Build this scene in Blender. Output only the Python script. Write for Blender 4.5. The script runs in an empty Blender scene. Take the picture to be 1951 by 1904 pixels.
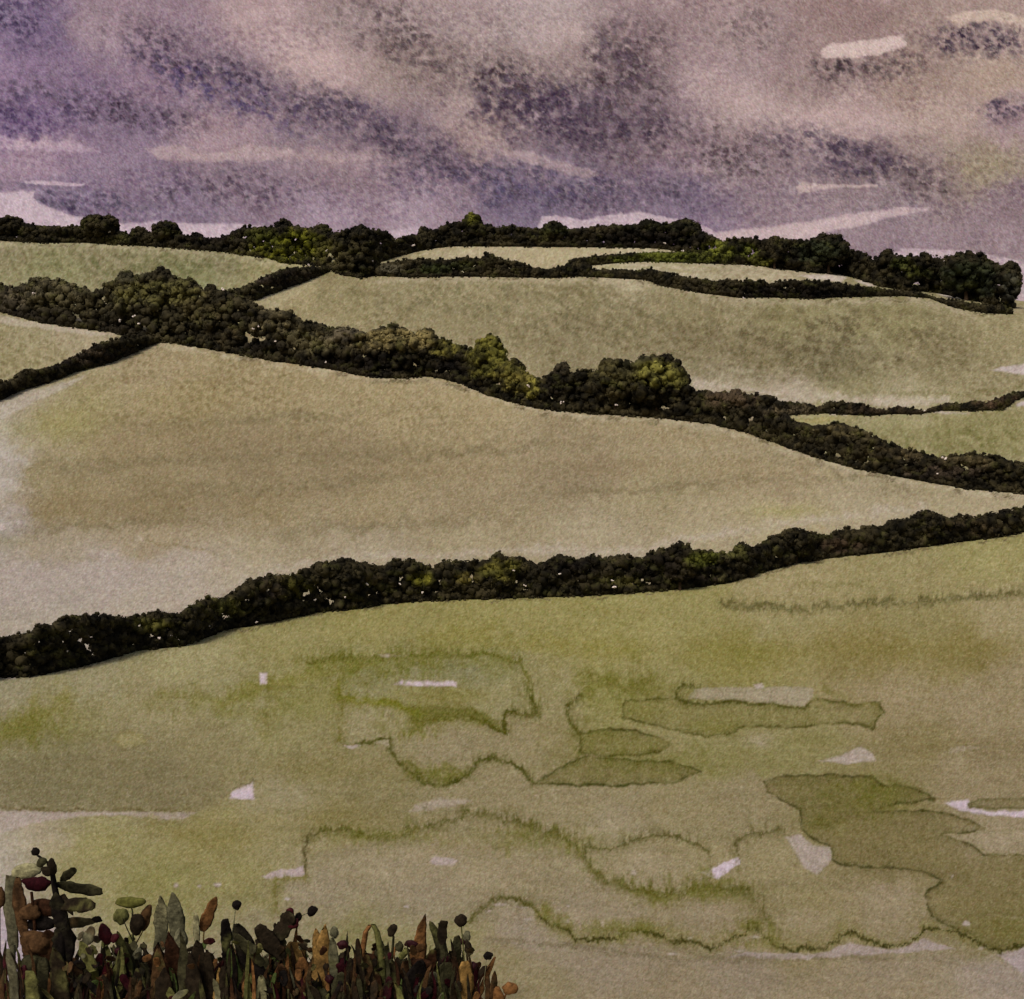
import bpy, math, random
import numpy as np

sc = bpy.context.scene
COL = sc.collection
rng = np.random.default_rng(7)
random.seed(7)

# ---------------------------------------------------------------- camera
cam_d = bpy.data.cameras.new('camera')
cam_d.sensor_width = 36.0
F = 2285.0                       # focal length in units of a 1951 x 1904 picture
cam_d.lens = 36.0 * F / 1951.0
cam_d.clip_start = 0.05
cam_d.clip_end = 12000
cam = bpy.data.objects.new('camera', cam_d)
cam.location = (0, 0, 0)
cam.rotation_euler = (math.radians(90), 0, 0)
COL.objects.link(cam)
sc.camera = cam

# ---------------------------------------------------------------- world, sun, exposure
SUN_EL, SUN_AZ = 48.0, -150.0     # azimuth measured from +Y towards +X: behind and left of the viewer
w = bpy.data.worlds.new('World'); sc.world = w; w.use_nodes = True
nt = w.node_tree; nt.nodes.clear()
wo = nt.nodes.new('ShaderNodeOutputWorld'); bg = nt.nodes.new('ShaderNodeBackground')
sk = nt.nodes.new('ShaderNodeTexSky'); sk.sky_type = 'NISHITA'; sk.sun_disc = False
sk.sun_elevation = math.radians(SUN_EL); sk.sun_rotation = math.radians(SUN_AZ)
sk.air_density = 1.0; sk.dust_density = 6.0; sk.ozone_density = 1.0
bg.inputs['Strength'].default_value = 0.085
nt.links.new(sk.outputs[0], bg.inputs[0]); nt.links.new(bg.outputs[0], wo.inputs[0])
sd = bpy.data.lights.new('sun', 'SUN'); sd.energy = 1.95; sd.angle = math.radians(14); sd.color = (1.0, 0.93, 0.82)
so = bpy.data.objects.new('sun', sd); COL.objects.link(so)
el, az = math.radians(SUN_EL), math.radians(SUN_AZ)
from mathutils import Vector
sv = Vector((math.sin(az) * math.cos(el), math.cos(az) * math.cos(el), math.sin(el)))
so.rotation_euler = (-sv).to_track_quat('-Z', 'Y').to_euler()
sc.view_settings.view_transform = 'Standard'; sc.view_settings.look = 'None'
sc.view_settings.gamma = 1.0; sc.view_settings.exposure = 0.0
sc.view_settings.use_curve_mapping = False
SKY_GAIN = 1.0

# ---------------------------------------------------------------- numeric helpers
def lin(c):
    c = np.asarray(c, dtype=float) / 255.0
    return np.where(c <= 0.04045, c / 12.92, ((c + 0.055) / 1.055) ** 2.4)

def sm(a, b, x):
    t = np.clip((x - a) / (b - a), 0, 1)
    return t * t * (3 - 2 * t)

def _h(i, j, s):
    n = (i.astype(np.int64) * 374761393 + j.astype(np.int64) * 668265263 + s * 1442695041) & 0xffffffff
    n = ((n ^ (n >> 13)) * 1274126177) & 0xffffffff
    n = (n ^ (n >> 16)) & 0xffffffff
    return n / 4294967295.0

def vnoise(x, y, s=0):
    xi = np.floor(x); yi = np.floor(y)
    u = x - xi; v = y - yi
    u = u * u * (3 - 2 * u); v = v * v * (3 - 2 * v)
    a = _h(xi, yi, s); b = _h(xi + 1, yi, s); c = _h(xi, yi + 1, s); d = _h(xi + 1, yi + 1, s)
    return (a * (1 - u) + b * u) * (1 - v) + (c * (1 - u) + d * u) * v

def fbm(x, y, s=0, o=4, g=0.5):
    t = np.zeros_like(x, dtype=float); a = 1.0; n = 0.0
    ca, sa = math.cos(0.6), math.sin(0.6)
    for k in range(o):
        t += a * (vnoise(x, y, s + 17 * k) - 0.5); n += a; a *= g
        x, y = (x * ca - y * sa) * 2.03 + 5.1, (x * sa + y * ca) * 2.03 + 1.7
    return t / n * 2.0

def cell(x, y, s=0):
    """distance to the nearest scattered point (round granules)"""
    xi = np.floor(x); yi = np.floor(y); d = np.full_like(x, 9.0, dtype=float)
    for a in (-1, 0, 1):
        for b in (-1, 0, 1):
            cx = xi + a; cy = yi + b
            px = cx + _h(cx, cy, s); py = cy + _h(cx, cy, s + 5)
            d = np.minimum(d, (px - x) ** 2 + (py - y) ** 2)
    return np.sqrt(d)

def seg_dist(X, Y, pts, closed=False):
    d = np.full(X.shape, 1e9)
    n = len(pts)
    for i in range(n if closed else n - 1):
        ax, ay = pts[i]; bx, by = pts[(i + 1) % n]
        dx, dy = bx - ax, by - ay
        L = dx * dx + dy * dy + 1e-9
        t = np.clip(((X - ax) * dx + (Y - ay) * dy) / L, 0, 1)
        d = np.minimum(d, np.hypot(X - ax - t * dx, Y - ay - t * dy))
    return d

def poly_sd(X, Y, pts):
    d = seg_dist(X, Y, pts, True)
    ins = np.zeros(X.shape, bool)
    n = len(pts)
    for i in range(n):
        ax, ay = pts[i]; bx, by = pts[(i + 1) % n]
        if ay == by: continue
        c = ((ay > Y) != (by > Y)) & (X < (bx - ax) * (Y - ay) / (by - ay) + ax)
        ins ^= c
    return np.where(ins, -d, d)

class Wash:
    """colour (display referred, 0..255) laid down at chart points X, Y"""
    def __init__(s, X, Y, seed):
        s.X, s.Y = X, Y
        s.wx = fbm(X / 22, Y / 22, seed, 4, .6); s.wy = fbm(X / 22 + 40, Y / 22, seed + 3, 4, .6)
        s.hf = fbm(X / 7, Y / 7, seed + 9, 3, .6)
        s.vs = fbm(X / 5, Y / 20, seed + 11, 3, .6)
        s.C = np.zeros(X.shape + (3,))
    def box(s, pts, m):
        p = np.array(pts, float)
        return (s.X > p[:, 0].min() - m) & (s.X < p[:, 0].max() + m) & (s.Y > p[:, 1].min() - m) & (s.Y < p[:, 1].max() + m)
    def mix(s, k, m, col, a):
        f = (np.clip(m, 0, 1) * a)[:, None]
        s.C[k] = s.C[k] * (1 - f) + np.array(col, float) * f
    def base(s, ctrl, sel=None, sig=95.0):
        X, Y = (s.X, s.Y) if sel is None else (s.X[sel], s.Y[sel])
        wx = (s.wx if sel is None else s.wx[sel]); wy = (s.wy if sel is None else s.wy[sel])
        Xw = X + wx * 35; Yw = Y + wy * 25
        num = np.zeros(X.shape + (3,)); den = np.full(X.shape, 1e-9)
        for cx, cy, c in ctrl:
            d2 = ((Xw - cx) ** 2 + ((Yw - cy) * 1.5) ** 2) / sig ** 2
            wgt = 1.0 / (0.25 + d2) ** 2
            num += wgt[:, None] * np.array(c, float); den += wgt
        r = num / den[:, None]
        if sel is None: s.C[:] = r
        else: s.C[sel] = r
    def fill(s, pts, col, a=1.0, soft=1.6, warp=4.0, edge=None, ew=3.0, ea=.5, fade=0):
        k = s.box(pts, 30)
        if not k.any(): return
        X = s.X[k] + s.wx[k] * warp + s.hf[k] * min(warp, 4) * .8; Y = s.Y[k] + s.wy[k] * warp + s.hf[k] * min(warp, 4) * .5
        d = poly_sd(X, Y, pts)
        m = sm(soft, -soft, d)
        if edge is not None and a < .85: m = m * np.clip(.85 + .8 * s.wy[k] + .5 * s.vs[k], .2, 1.25)
        if fade: m = m * (.35 + .65 * sm(-fade, 0, d))
        s.mix(k, m, col, a)
        if edge is not None:
            e = (np.exp(-((d + ew * .3) / ew) ** 2) + .4 * np.exp(-np.abs(d + ew) / (ew * 3)) * (d < 0)) * np.clip(.7 + 1.1 * s.wx[k], .15, 1.3)
            s.mix(k, e, edge, min(1, ea * 1.25))
    def line(s, pts, col, wd=3.0, a=.7, warp=6.0, feather=0, hf=2.5):
        k = s.box(pts, wd * 3 + feather * 3 + 12)
        if not k.any(): return
        hf = hf * 2.2
        X = s.X[k] + s.wx[k] * warp + s.hf[k] * hf; Y = s.Y[k] + s.wy[k] * warp * 1.4 + (s.vs[k] * 1.2 + s.hf[k] * .6) * hf
        d = seg_dist(X, Y, pts)
        a = min(1., a * 1.3); wd = wd * 1.2
        m = np.exp(-(d / (wd * np.clip(1 + 1.3 * s.wx[k], .4, 2))) ** 2) * np.clip(.95 + .8 * s.wy[k], .3, 1.3)
        if feather: m = np.maximum(m, .72 * np.exp(-d / (feather * np.clip(1 + 1.6 * s.vs[k], .2, 2.5))) * np.clip(.8 + s.vs[k], 0, 1.3))
        s.mix(k, m, col, a)
    def blob(s, cx, cy, rx, ry, col, a=.6, p=1.0, warp=10.0, ang=0.0):
        R = max(rx, ry) * 2.2
        k = s.box([(cx - R, cy - R), (cx + R, cy + R)], 10)
        if not k.any(): return
        X = s.X[k] + s.wx[k] * warp - cx; Y = s.Y[k] + s.wy[k] * warp - cy
        ca, sa = math.cos(ang), math.sin(ang)
        u = X * ca + Y * sa; v = -X * sa + Y * ca
        m = np.exp(-((u / rx) ** 2 + (v / ry) ** 2) ** p)
        s.mix(k, m, col, a)
    def grain(s, cx, cy, rx, ry, col, a=.6, size=9.0, ang=0.0, seed=3, thr=.45, gs=1.5):
        """granulated pigment: dark granules gathered inside an ellipse"""
        R = max(rx, ry) * 1.9
        k = s.box([(cx - R, cy - R), (cx + R, cy + R)], 10)
        if not k.any(): return
        X = s.X[k] + s.wx[k] * 16 - cx; Y = s.Y[k] + s.wy[k] * 16 - cy
        ca, sa = math.cos(ang), math.sin(ang)
        u = X * ca + Y * sa; v = -X * sa + Y * ca
        env = np.exp(-((u / rx) ** 2 + (v / ry) ** 2) ** 1.3)
        size = size * gs
        uu = s.X[k] * .9 + s.Y[k] * .35; vv = -s.X[k] * .3 + s.Y[k]
        g0 = 1 - cell(uu / size / 1.2 + s.hf[k] * .7, vv / size + s.hf[k] * .5 + s.wx[k] * .5, seed)
        g = sm(thr - .1, thr + .3, g0) * np.clip(.75 + 1.2 * s.wx[k], .1, 1.3)
        s.mix(k, env * g, col, min(1., a * 1.2))
        s.C[k] += (env * sm(.42, .12, g0) * 17 * a * np.clip(.6 + 1.6 * s.wy[k], 0, 1.6))[:, None]

# ---------------------------------------------------------------- the lie of the land (metres, eye at the origin)
_ly = np.log(np.array([.6, 1.5, 2.6, 4.1, 6.5, 10, 16, 25, 38, 60, 92, 130, 180, 250, 330, 400, 460]))
_sv = np.array([-2.75, -1.12, -.645, -.417, -.345, -.28, -.232, -.19, -.148, -.09, -.025, .03, .078, .128, .172, .200, .215])
_tl = np.linspace(_ly[0], _ly[-1], 1500)
_ts = np.interp(_tl, _ly, _sv)
_k = np.exp(-np.linspace(-2, 2, 101) ** 2); _k /= _k.sum()
_pad = np.concatenate([_ts[0] + (np.arange(-50, 0)) * (_ts[1] - _ts[0]), _ts, _ts[-1] + np.arange(1, 51) * (_ts[-1] - _ts[-2])])
_ts = np.convolve(_pad, _k, 'valid')
YR = 460.0
_rp = np.array([(-900, 432), (-400, 440), (0, 452), (400, 466), (620, 480), (745, 476), (860, 463), (1270, 465), (1400, 488), (1555, 508), (1735, 540), (1861, 560), (1951, 575), (2350, 625), (3200, 700)], float)
_rx = (_rp[:, 0] - 975.5) / F * YR
_rs = (952 - _rp[:, 1]) / F - 0.215
_gx = np.linspace(-400, 500, 900); _gs = np.interp(_gx, _rx, _rs)
_gs = np.convolve(np.pad(_gs, 12, 'edge'), np.ones(25) / 25, 'valid')

def gz(x, y):
    x = np.asarray(x, float); y = np.asarray(y, float)
    yc = np.clip(y, .6, YR)
    s = np.interp(np.log(yc), _tl, _ts)
    s = s + np.interp(x, _gx, _gs) * sm(120, YR, yc)
    z = yc * s
    z = z + np.where(y > YR, -0.0009 * (y - YR) ** 1.5 * 0.9 + 0.02 * (y - YR) * np.exp(-(y - YR) / 40), 0)
    return np.maximum(z, -60)

def to_px(x, y, z):
    return 975.5 + F * x / y, 952 - F * z / y

def ray_ground(px, row):
    a = (px - 975.5) / F; st = (952 - row) / F
    lo, hi = 1.0, YR
    for _ in range(48):
        m = (lo * hi) ** .5
        if gz(a * m, m) / m < st: lo = m
        else: hi = m
    m = (lo * hi) ** .5
    return a * m, m, float(gz(a * m, m))

# ---------------------------------------------------------------- object helpers
def link(o, parent=None):
    COL.objects.link(o)
    if parent is not None: o.parent = parent
    return o

def tag(o, label=None, cat=None, group=None, kind=None):
    if label: o['label'] = label
    if cat: o['category'] = cat
    if group: o['group'] = group
    if kind: o['kind'] = kind
    return o

def empty(name, loc, label, cat, group=None):
    o = bpy.data.objects.new(name, None); o.location = loc; o.empty_display_size = .2
    link(o); return tag(o, label, cat, group)

def mesh(name, V, Fc, mat, parent=None, C=None, smooth=True, origin=(0, 0, 0)):
    """V (n,3) world positions, Fc (m,k) indices all of one size; C (n,3) linear colour"""
    V = np.asarray(V, np.float32) - np.asarray(origin, np.float32)
    me = bpy.data.meshes.new(name)
    Fc = np.asarray(Fc, np.int32); m, k = Fc.shape
    me.vertices.add(len(V)); me.vertices.foreach_set('co', V.ravel())
    me.loops.add(m * k); me.loops.foreach_set('vertex_index', Fc.ravel())
    me.polygons.add(m)
    me.polygons.foreach_set('loop_start', np.arange(0, m * k, k, dtype=np.int32))
    me.polygons.foreach_set('loop_total', np.full(m, k, np.int32))
    me.polygons.foreach_set('use_smooth', np.full(m, smooth, bool))
    if C is not None:
        at = me.attributes.new('tint', 'FLOAT_COLOR', 'POINT')
        cc = np.ones((len(V), 4), np.float32); cc[:, :3] = C
        at.data.foreach_set('color', cc.ravel())
    me.update(calc_edges=True)
    me.materials.append(mat)
    o = bpy.data.objects.new(name, me)
    if parent is None: o.location = origin
    return link(o, parent)

def material(name, rough=.9, noise=12.0, amount=.25, bump=0.0, bscale=30.0, emit=None, spec=.1, stretch=(1, 1, 1), detail=6):
    m = bpy.data.materials.new(name); m.use_nodes = True
    n = m.node_tree; n.nodes.clear(); L = n.links
    out = n.nodes.new('ShaderNodeOutputMaterial')
    at = n.nodes.new('ShaderNodeAttribute'); at.attribute_name = 'tint'
    tc = n.nodes.new('ShaderNodeTexCoord'); mp = n.nodes.new('ShaderNodeMapping')
    mp.inputs['Scale'].default_value = stretch
    L.new(tc.outputs['Object'], mp.inputs[0])
    nz = n.nodes.new('ShaderNodeTexNoise'); nz.inputs['Scale'].default_value = noise
    nz.inputs['Detail'].default_value = detail; nz.inputs['Roughness'].default_value = .65
    L.new(mp.outputs[0], nz.inputs['Vector'])
    mr = n.nodes.new('ShaderNodeMapRange'); mr.inputs['From Min'].default_value = .3; mr.inputs['From Max'].default_value = .7
    mr.inputs['To Min'].default_value = 1 - amount; mr.inputs['To Max'].default_value = 1 + amount
    L.new(nz.outputs['Fac'], mr.inputs['Value'])
    vm = n.nodes.new('ShaderNodeVectorMath'); vm.operation = 'SCALE'
    L.new(at.outputs['Color'], vm.inputs[0]); L.new(mr.outputs[0], vm.inputs['Scale'])
    if emit is not None:
        e = n.nodes.new('ShaderNodeEmission'); e.inputs['Strength'].default_value = emit
        L.new(vm.outputs[0], e.inputs[0]); L.new(e.outputs[0], out.inputs[0])
        return m
    b = n.nodes.new('ShaderNodeBsdfPrincipled'); b.inputs['Roughness'].default_value = rough
    b.inputs['Specular IOR Level'].default_value = spec
    L.new(vm.outputs[0], b.inputs['Base Color'])
    if bump:
        bn = n.nodes.new('ShaderNodeTexNoise'); bn.inputs['Scale'].default_value = bscale; bn.inputs['Detail'].default_value = 5
        L.new(mp.outputs[0], bn.inputs['Vector'])
        bp = n.nodes.new('ShaderNodeBump'); bp.inputs['Strength'].default_value = bump; bp.inputs['Distance'].default_value = .05
        L.new(bn.outputs['Fac'], bp.inputs['Height']); L.new(bp.outputs[0], b.inputs['Normal'])
    L.new(b.outputs[0], out.inputs[0])
    return m

M_ground = material('grass_ground', .95, 3.0, .10, .35, 9.0, spec=.0, detail=10, stretch=(1, .5, 1))
M_sky = material('cloud_cover', noise=.02, amount=.03, emit=SKY_GAIN, detail=8)
M_leaf = material('hedge_foliage', .8, 1.3, .45, spec=.06)
M_wood = material('bark', .9, 8.0, .3)
M_gap = material('gap_clump', .8, 9.0, .08)  # white of the added clumps that stand for gaps through the hedges
M_plant = material('plant_leaf', .8, 55.0, .6, .2, 90.0, spec=.04)
M_berry = material('berry_skin', .6, 60.0, .35, .2, 60.0, spec=.12)

def axis(lo, hi, step, out_lo, out_hi, grow=1.12, mid=0):
    a = list(np.arange(lo, hi + step, step))
    def out(x, end, sg):        # moderately fine for a good way beyond the view, then ever coarser
        q = []; s = step; x0 = x
        while (x - end) * sg < 0:
            s = min(s * grow, 6.5) if abs(x - x0) < mid else s * grow
            x += s * sg; q.append(x)
        return q
    L = out(lo, out_lo, -1); R = out(a[-1], out_hi, 1)
    return np.array(L[::-1] + a + R)

def grid_faces(nr, nc):
    i = np.arange(nr * nc).reshape(nr, nc)
    return np.stack([i[:-1, :-1], i[:-1, 1:], i[1:, 1:], i[1:, :-1]], -1).reshape(-1, 4)

# ================================================================= SKY
def sky_colour(X, Y):
    W = Wash(X, Y, 101)
    ctrl = [
        (0, 30, (128, 112, 138)), (60, 60, (116, 100, 128)), (200, 50, (148, 130, 142)), (330, 70, (140, 122, 136)),
        (500, 40, (166, 146, 150)), (680, 40, (150, 134, 136)), (850, 30, (156, 140, 142)), (1050, 50, (164, 150, 152)),
        (1250, 50, (146, 128, 132)), (1430, 50, (154, 136, 138)), (1600, 40, (142, 122, 122)), (1800, 40, (152, 134, 130)), (1930, 60, (160, 142, 138)),
        (0, 150, (134, 114, 142)), (150, 180, (128, 110, 136)), (300, 150, (140, 120, 138)), (450, 160, (134, 118, 132)),
        (600, 130, (172, 152, 154)), (760, 120, (148, 132, 130)), (900, 150, (150, 134, 132)), (1050, 130, (150, 134, 134)),
        (1200, 200, (128, 112, 120)), (1400, 150, (158, 140, 144)), (1550, 170, (148, 130, 130)), (1750, 160, (148, 130, 124)), (1900, 150, (160, 142, 132)),
        (30, 240, (120, 102, 132)), (250, 230, (122, 106, 128)), (420, 260, (150, 130, 140)), (600, 250, (136, 120, 130)), (780, 260, (132, 116, 126)),
        (920, 250, (148, 130, 130)), (1070, 240, (124, 108, 118)), (1250, 280, (138, 120, 128)), (1420, 220, (166, 148, 150)), (1600, 220, (170, 150, 150)), (1800, 210, (164, 146, 140)), (1930, 220, (150, 130, 136)),
        (60, 300, (152, 132, 150)), (250, 320, (132, 116, 136)), (450, 340, (130, 114, 128)), (650, 320, (138, 120, 130)), (850, 330, (138, 120, 134)), (1050, 330, (128, 114, 130)),
        (1250, 340, (132, 116, 132)), (1400, 320, (138, 122, 130)), (1600, 320, (136, 120, 126)), (1750, 330, (148, 132, 132)), (1880, 320, (146, 134, 118)), (1940, 380, (132, 116, 124)),
        (120, 380, (124, 110, 132)), (350, 390, (126, 112, 132)), (600, 395, (144, 128, 144)), (800, 400, (150, 134, 148)), (1000, 385, (120, 108, 130)), (1300, 390, (122, 108, 128)),
        (1500, 385, (136, 120, 130)), (1700, 400, (136, 122, 130)), (1900, 440, (136, 120, 128)), (1700, 460, (138, 122, 132)), (1300, 440, (128, 112, 132)), (0, 560, (150, 134, 145)), (1950, 580, (160, 146, 150)),
        (900, -250, (150, 132, 138)), (-300, 100, (120, 104, 130)), (2200, 200, (150, 134, 132)),
    ]
    W.base(ctrl, sig=70)
    W.C += (fbm(X / 60, Y / 45, 5, 5, .55) * 13)[:, None]
    # light drifts
    for b in [(1080, 60, 70, 30, 20), (600, 120, 90, 40, 0), (1450, 200, 160, 28, .35), (1640, 235, 140, 26, .05), (960, 290, 110, 22, .45),
              (640, 300, 120, 14, .03), (80, 275, 70, 12, 0), (1330, 325, 28, 10, 0), (870, 200, 30, 50, .5)]:
        W.blob(*b[:4], (184, 164, 164), .45, 1.3, 18, b[4] if b[4] < 3 else 0)
    # darker cloud
    DK = (90, 77, 97); BR = (92, 78, 84)
    for (cx, cy, rx, ry, c, a, g) in [
        (30, 30, 60, 40, (96, 82, 118), .5, .3), (330, 110, 90, 35, DK, .4, .5), (480, 165, 90, 30, DK, .5, .45), (580, 205, 60, 26, DK, .45, .5), (270, 222, 75, 22, DK, .6, .15),
        (700, 240, 110, 26, DK, .45, .5), (820, 285, 90, 24, DK, .4, .4), (110, 185, 100, 30, DK, .3, .1), (60, 220, 80, 30, (92, 78, 116), .35, 0),
        (750, 60, 80, 35, BR, .35, .5), (790, 110, 60, 30, BR, .3, .3), (970, 160, 75, 40, BR, .5, .2), (1060, 215, 130, 45, DK, .5, .2), (1190, 180, 60, 80, BR, .45, -.2), (1210, 100, 50, 40, BR, .4, -.5),
        (1180, 240, 100, 35, DK, .45, .1), (1390, 290, 80, 34, BR, .4, .2), (1620, 300, 110, 30, DK, .5, .25), (1720, 335, 80, 25, BR, .4, .4), (1650, 125, 80, 22, BR, .6, -.1),
        (1870, 75, 62, 24, (78, 66, 84), .75, 0), (1920, 210, 40, 14, DK, .5, -.1), (460, 360, 130, 30, DK, .35, 0), (1000, 350, 180, 32, (98, 87, 108), .45, .1), (1180, 370, 160, 26, (98, 87, 108), .4, 0),
        (1430, 60, 60, 30, BR, .25, .2), (150, 385, 100, 18, (100, 90, 116), .5, .1)]:
        W.blob(cx, cy, rx, ry, c, a * .34, 1.0, 30, g)
        if cy > 20: W.grain(cx, cy, rx * 1.45, ry * 1.5, tuple(v * .74 for v in c), min(.95, a * 1.75), 8.5, g, seed=int(cx) % 7 + 3, thr=.5)
    W.grain(1050, 215, 150, 62, (72, 60, 78), .75, 12, .15, 4, .5); W.grain(1185, 130, 60, 90, (84, 70, 84), .6, 11, -.2, 6, .52)
    W.grain(1620, 300, 120, 36, (74, 62, 80), .75, 12, .2, 5, .5); W.grain(1000, 355, 220, 36, (80, 72, 104), .5, 12, 0, 8, .5); W.grain(440, 180, 200, 40, (82, 72, 110), .55, 11, .35, 9, .52)
    W.grain(720, 235, 130, 30, (86, 74, 96), .6, 11, .4, 9, .52)
    # bare pale openings with crisp edges
    PL = (200, 182, 180)
    W.fill([(0, 368), (40, 362), (66, 366), (62, 376), (80, 390), (140, 412), (200, 424), (330, 424), (470, 427), (600, 440), (600, 480), (0, 500), (-300, 500), (-300, 360)], (188, 172, 184), .95, 1.8, 5, (120, 104, 124), 2, .25)
    W.fill([(45, 346), (100, 345), (165, 350), (160, 354), (90, 353), (50, 351)], (184, 166, 180), .9, 1.5, 3)
    W.fill([(278, 283), (300, 281), (350, 279), (365, 288), (420, 292), (470, 276), (560, 284), (565, 296), (520, 306), (400, 309), (300, 307)], (182, 162, 164), .62, 2.4, 7, (124, 108, 120), 2, .18)
    W.fill([(-20, 252), (18, 262), (60, 268), (136, 268), (190, 288), (90, 290), (0, 284)], (178, 158, 176), .6, 3, 6)
    W.fill([(1561, 98), (1580, 82), (1650, 78), (1726, 62), (1724, 88), (1690, 100), (1650, 109), (1568, 112)], PL, .92, 1.6, 4, (130, 112, 112), 2, .25)
    W.fill([(1800, 30), (1830, 22), (1910, 18), (1951, 30), (1990, 30), (1990, 60), (1930, 50), (1890, 40), (1850, 46), (1828, 55)], (190, 172, 162), .92, 1.6, 4, (120, 102, 104), 2, .3)
    W.fill([(1517, 357), (1530, 346), (1560, 352), (1600, 352), (1673, 351), (1672, 356), (1600, 358), (1540, 368), (1520, 368)], (184, 166, 166), .9, 1.5, 3, (120, 104, 112), 2, .2)
    W.fill([(1368, 440), (1440, 433), (1510, 425), (1600, 410), (1700, 395), (1770, 394), (1768, 402), (1700, 415), (1640, 432), (1576, 444), (1610, 456), (1400, 470), (1340, 460)], (188, 170, 174), .93, 1.6, 3, (110, 94, 112), 2, .3)
    W.fill([(1035, 414), (1060, 410), (1110, 418), (1180, 408), (1215, 405), (1290, 417), (1290, 440), (1020, 440)], (190, 174, 184), .85, 2.2, 5)
    W.fill([(1300, 416), (1345, 432), (1372, 448), (1340, 452)], (180, 162, 174), .9, 1.6, 3)
    W.fill([(1690, 490), (1720, 474), (1790, 476), (1850, 480), (1900, 488), (1960, 500), (1960, 520), (1640, 520), (1650, 492)], (186, 170, 178), .8, 1.6, 4)
    W.fill([(740, 440), (800, 432), (820, 460), (720, 470)], (186, 170, 182), .7, 3, 4)
    W.fill([(960, 280), (1050, 302), (1110, 318), (1150, 336), (1110, 340), (1040, 320), (960, 298)], (176, 156, 158), .5, 3, 8)
    W.fill([(800, 500), (1951, 540), (2400, 560), (2400, 660), (-300, 700), (-300, 500)], (188, 172, 180), .5, 30, 4)
    W.blob(1895, 318, 60, 26, (150, 142, 118), .25, 1.2, 14)
    # vertical bleed streaks + paper-like grain of the vapour
    W.C += (fbm(X / 5, Y / 26, 31, 3, .6) * 6 + fbm(X / 9, Y / 9, 41, 3, .7) * 9)[:, None]
    W.C = W.C * np.array([1.03, 1.002, .978]) + np.array([4, 3, 2])
    cells = 1 - cell(X * .075 + Y * .03 + W.hf * .6, Y * .085 - X * .02 + W.wx * .6, 77)
    msk = sm(.0, .5, fbm(X / 150 - Y / 110, Y / 90 + X / 260, 83, 3, .5) + .18)
    W.C -= ((sm(.45, .85, cells) * 20 - 5) * msk)[:, None] * np.array([1, 1.02, .8])
    W.C += (vnoise(X / 4.4, Y / 4.4, 97) - .5)[:, None] * 17 + rng.normal(0, 1.0, X.shape)[:, None] * 8 + rng.normal(0, 3.0, W.C.shape)
    return np.clip(W.C, 20, 250)

cx_ = axis(-40, 1990, 2.2, -2600, 4500, 1.10, 500)
cy_ = axis(-20, 610, 2.2, -1700, 760, 1.10)
PX, PY = np.meshgrid(cx_, cy_)
D = np.stack([(PX - 975.5) / F, np.ones_like(PX), (952 - PY) / F], -1).reshape(-1, 3)
D /= np.linalg.norm(D, axis=1)[:, None]
o = mesh('sky', D * 3000.0, grid_faces(*PX.shape), M_sky, None, lin(sky_colour(PX.ravel(), PY.ravel())))
tag(o, 'overcast mauve grey sky with pale cloud gaps', None, None, 'structure')

# ================================================================= GROUND
FRONT_BASE = [(0, 1290), (50, 1291), (170, 1266), (260, 1240), (350, 1231), (425, 1201), (500, 1189), (600, 1168), (675, 1161), (725, 1152), (800, 1146), (910, 1142), (975, 1140), (1115, 1136), (1275, 1125), (1385, 1111), (1450, 1091), (1525, 1071), (1600, 1061), (1700, 1051), (1800, 1036), (1900, 1024), (1951, 1014)]

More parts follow.
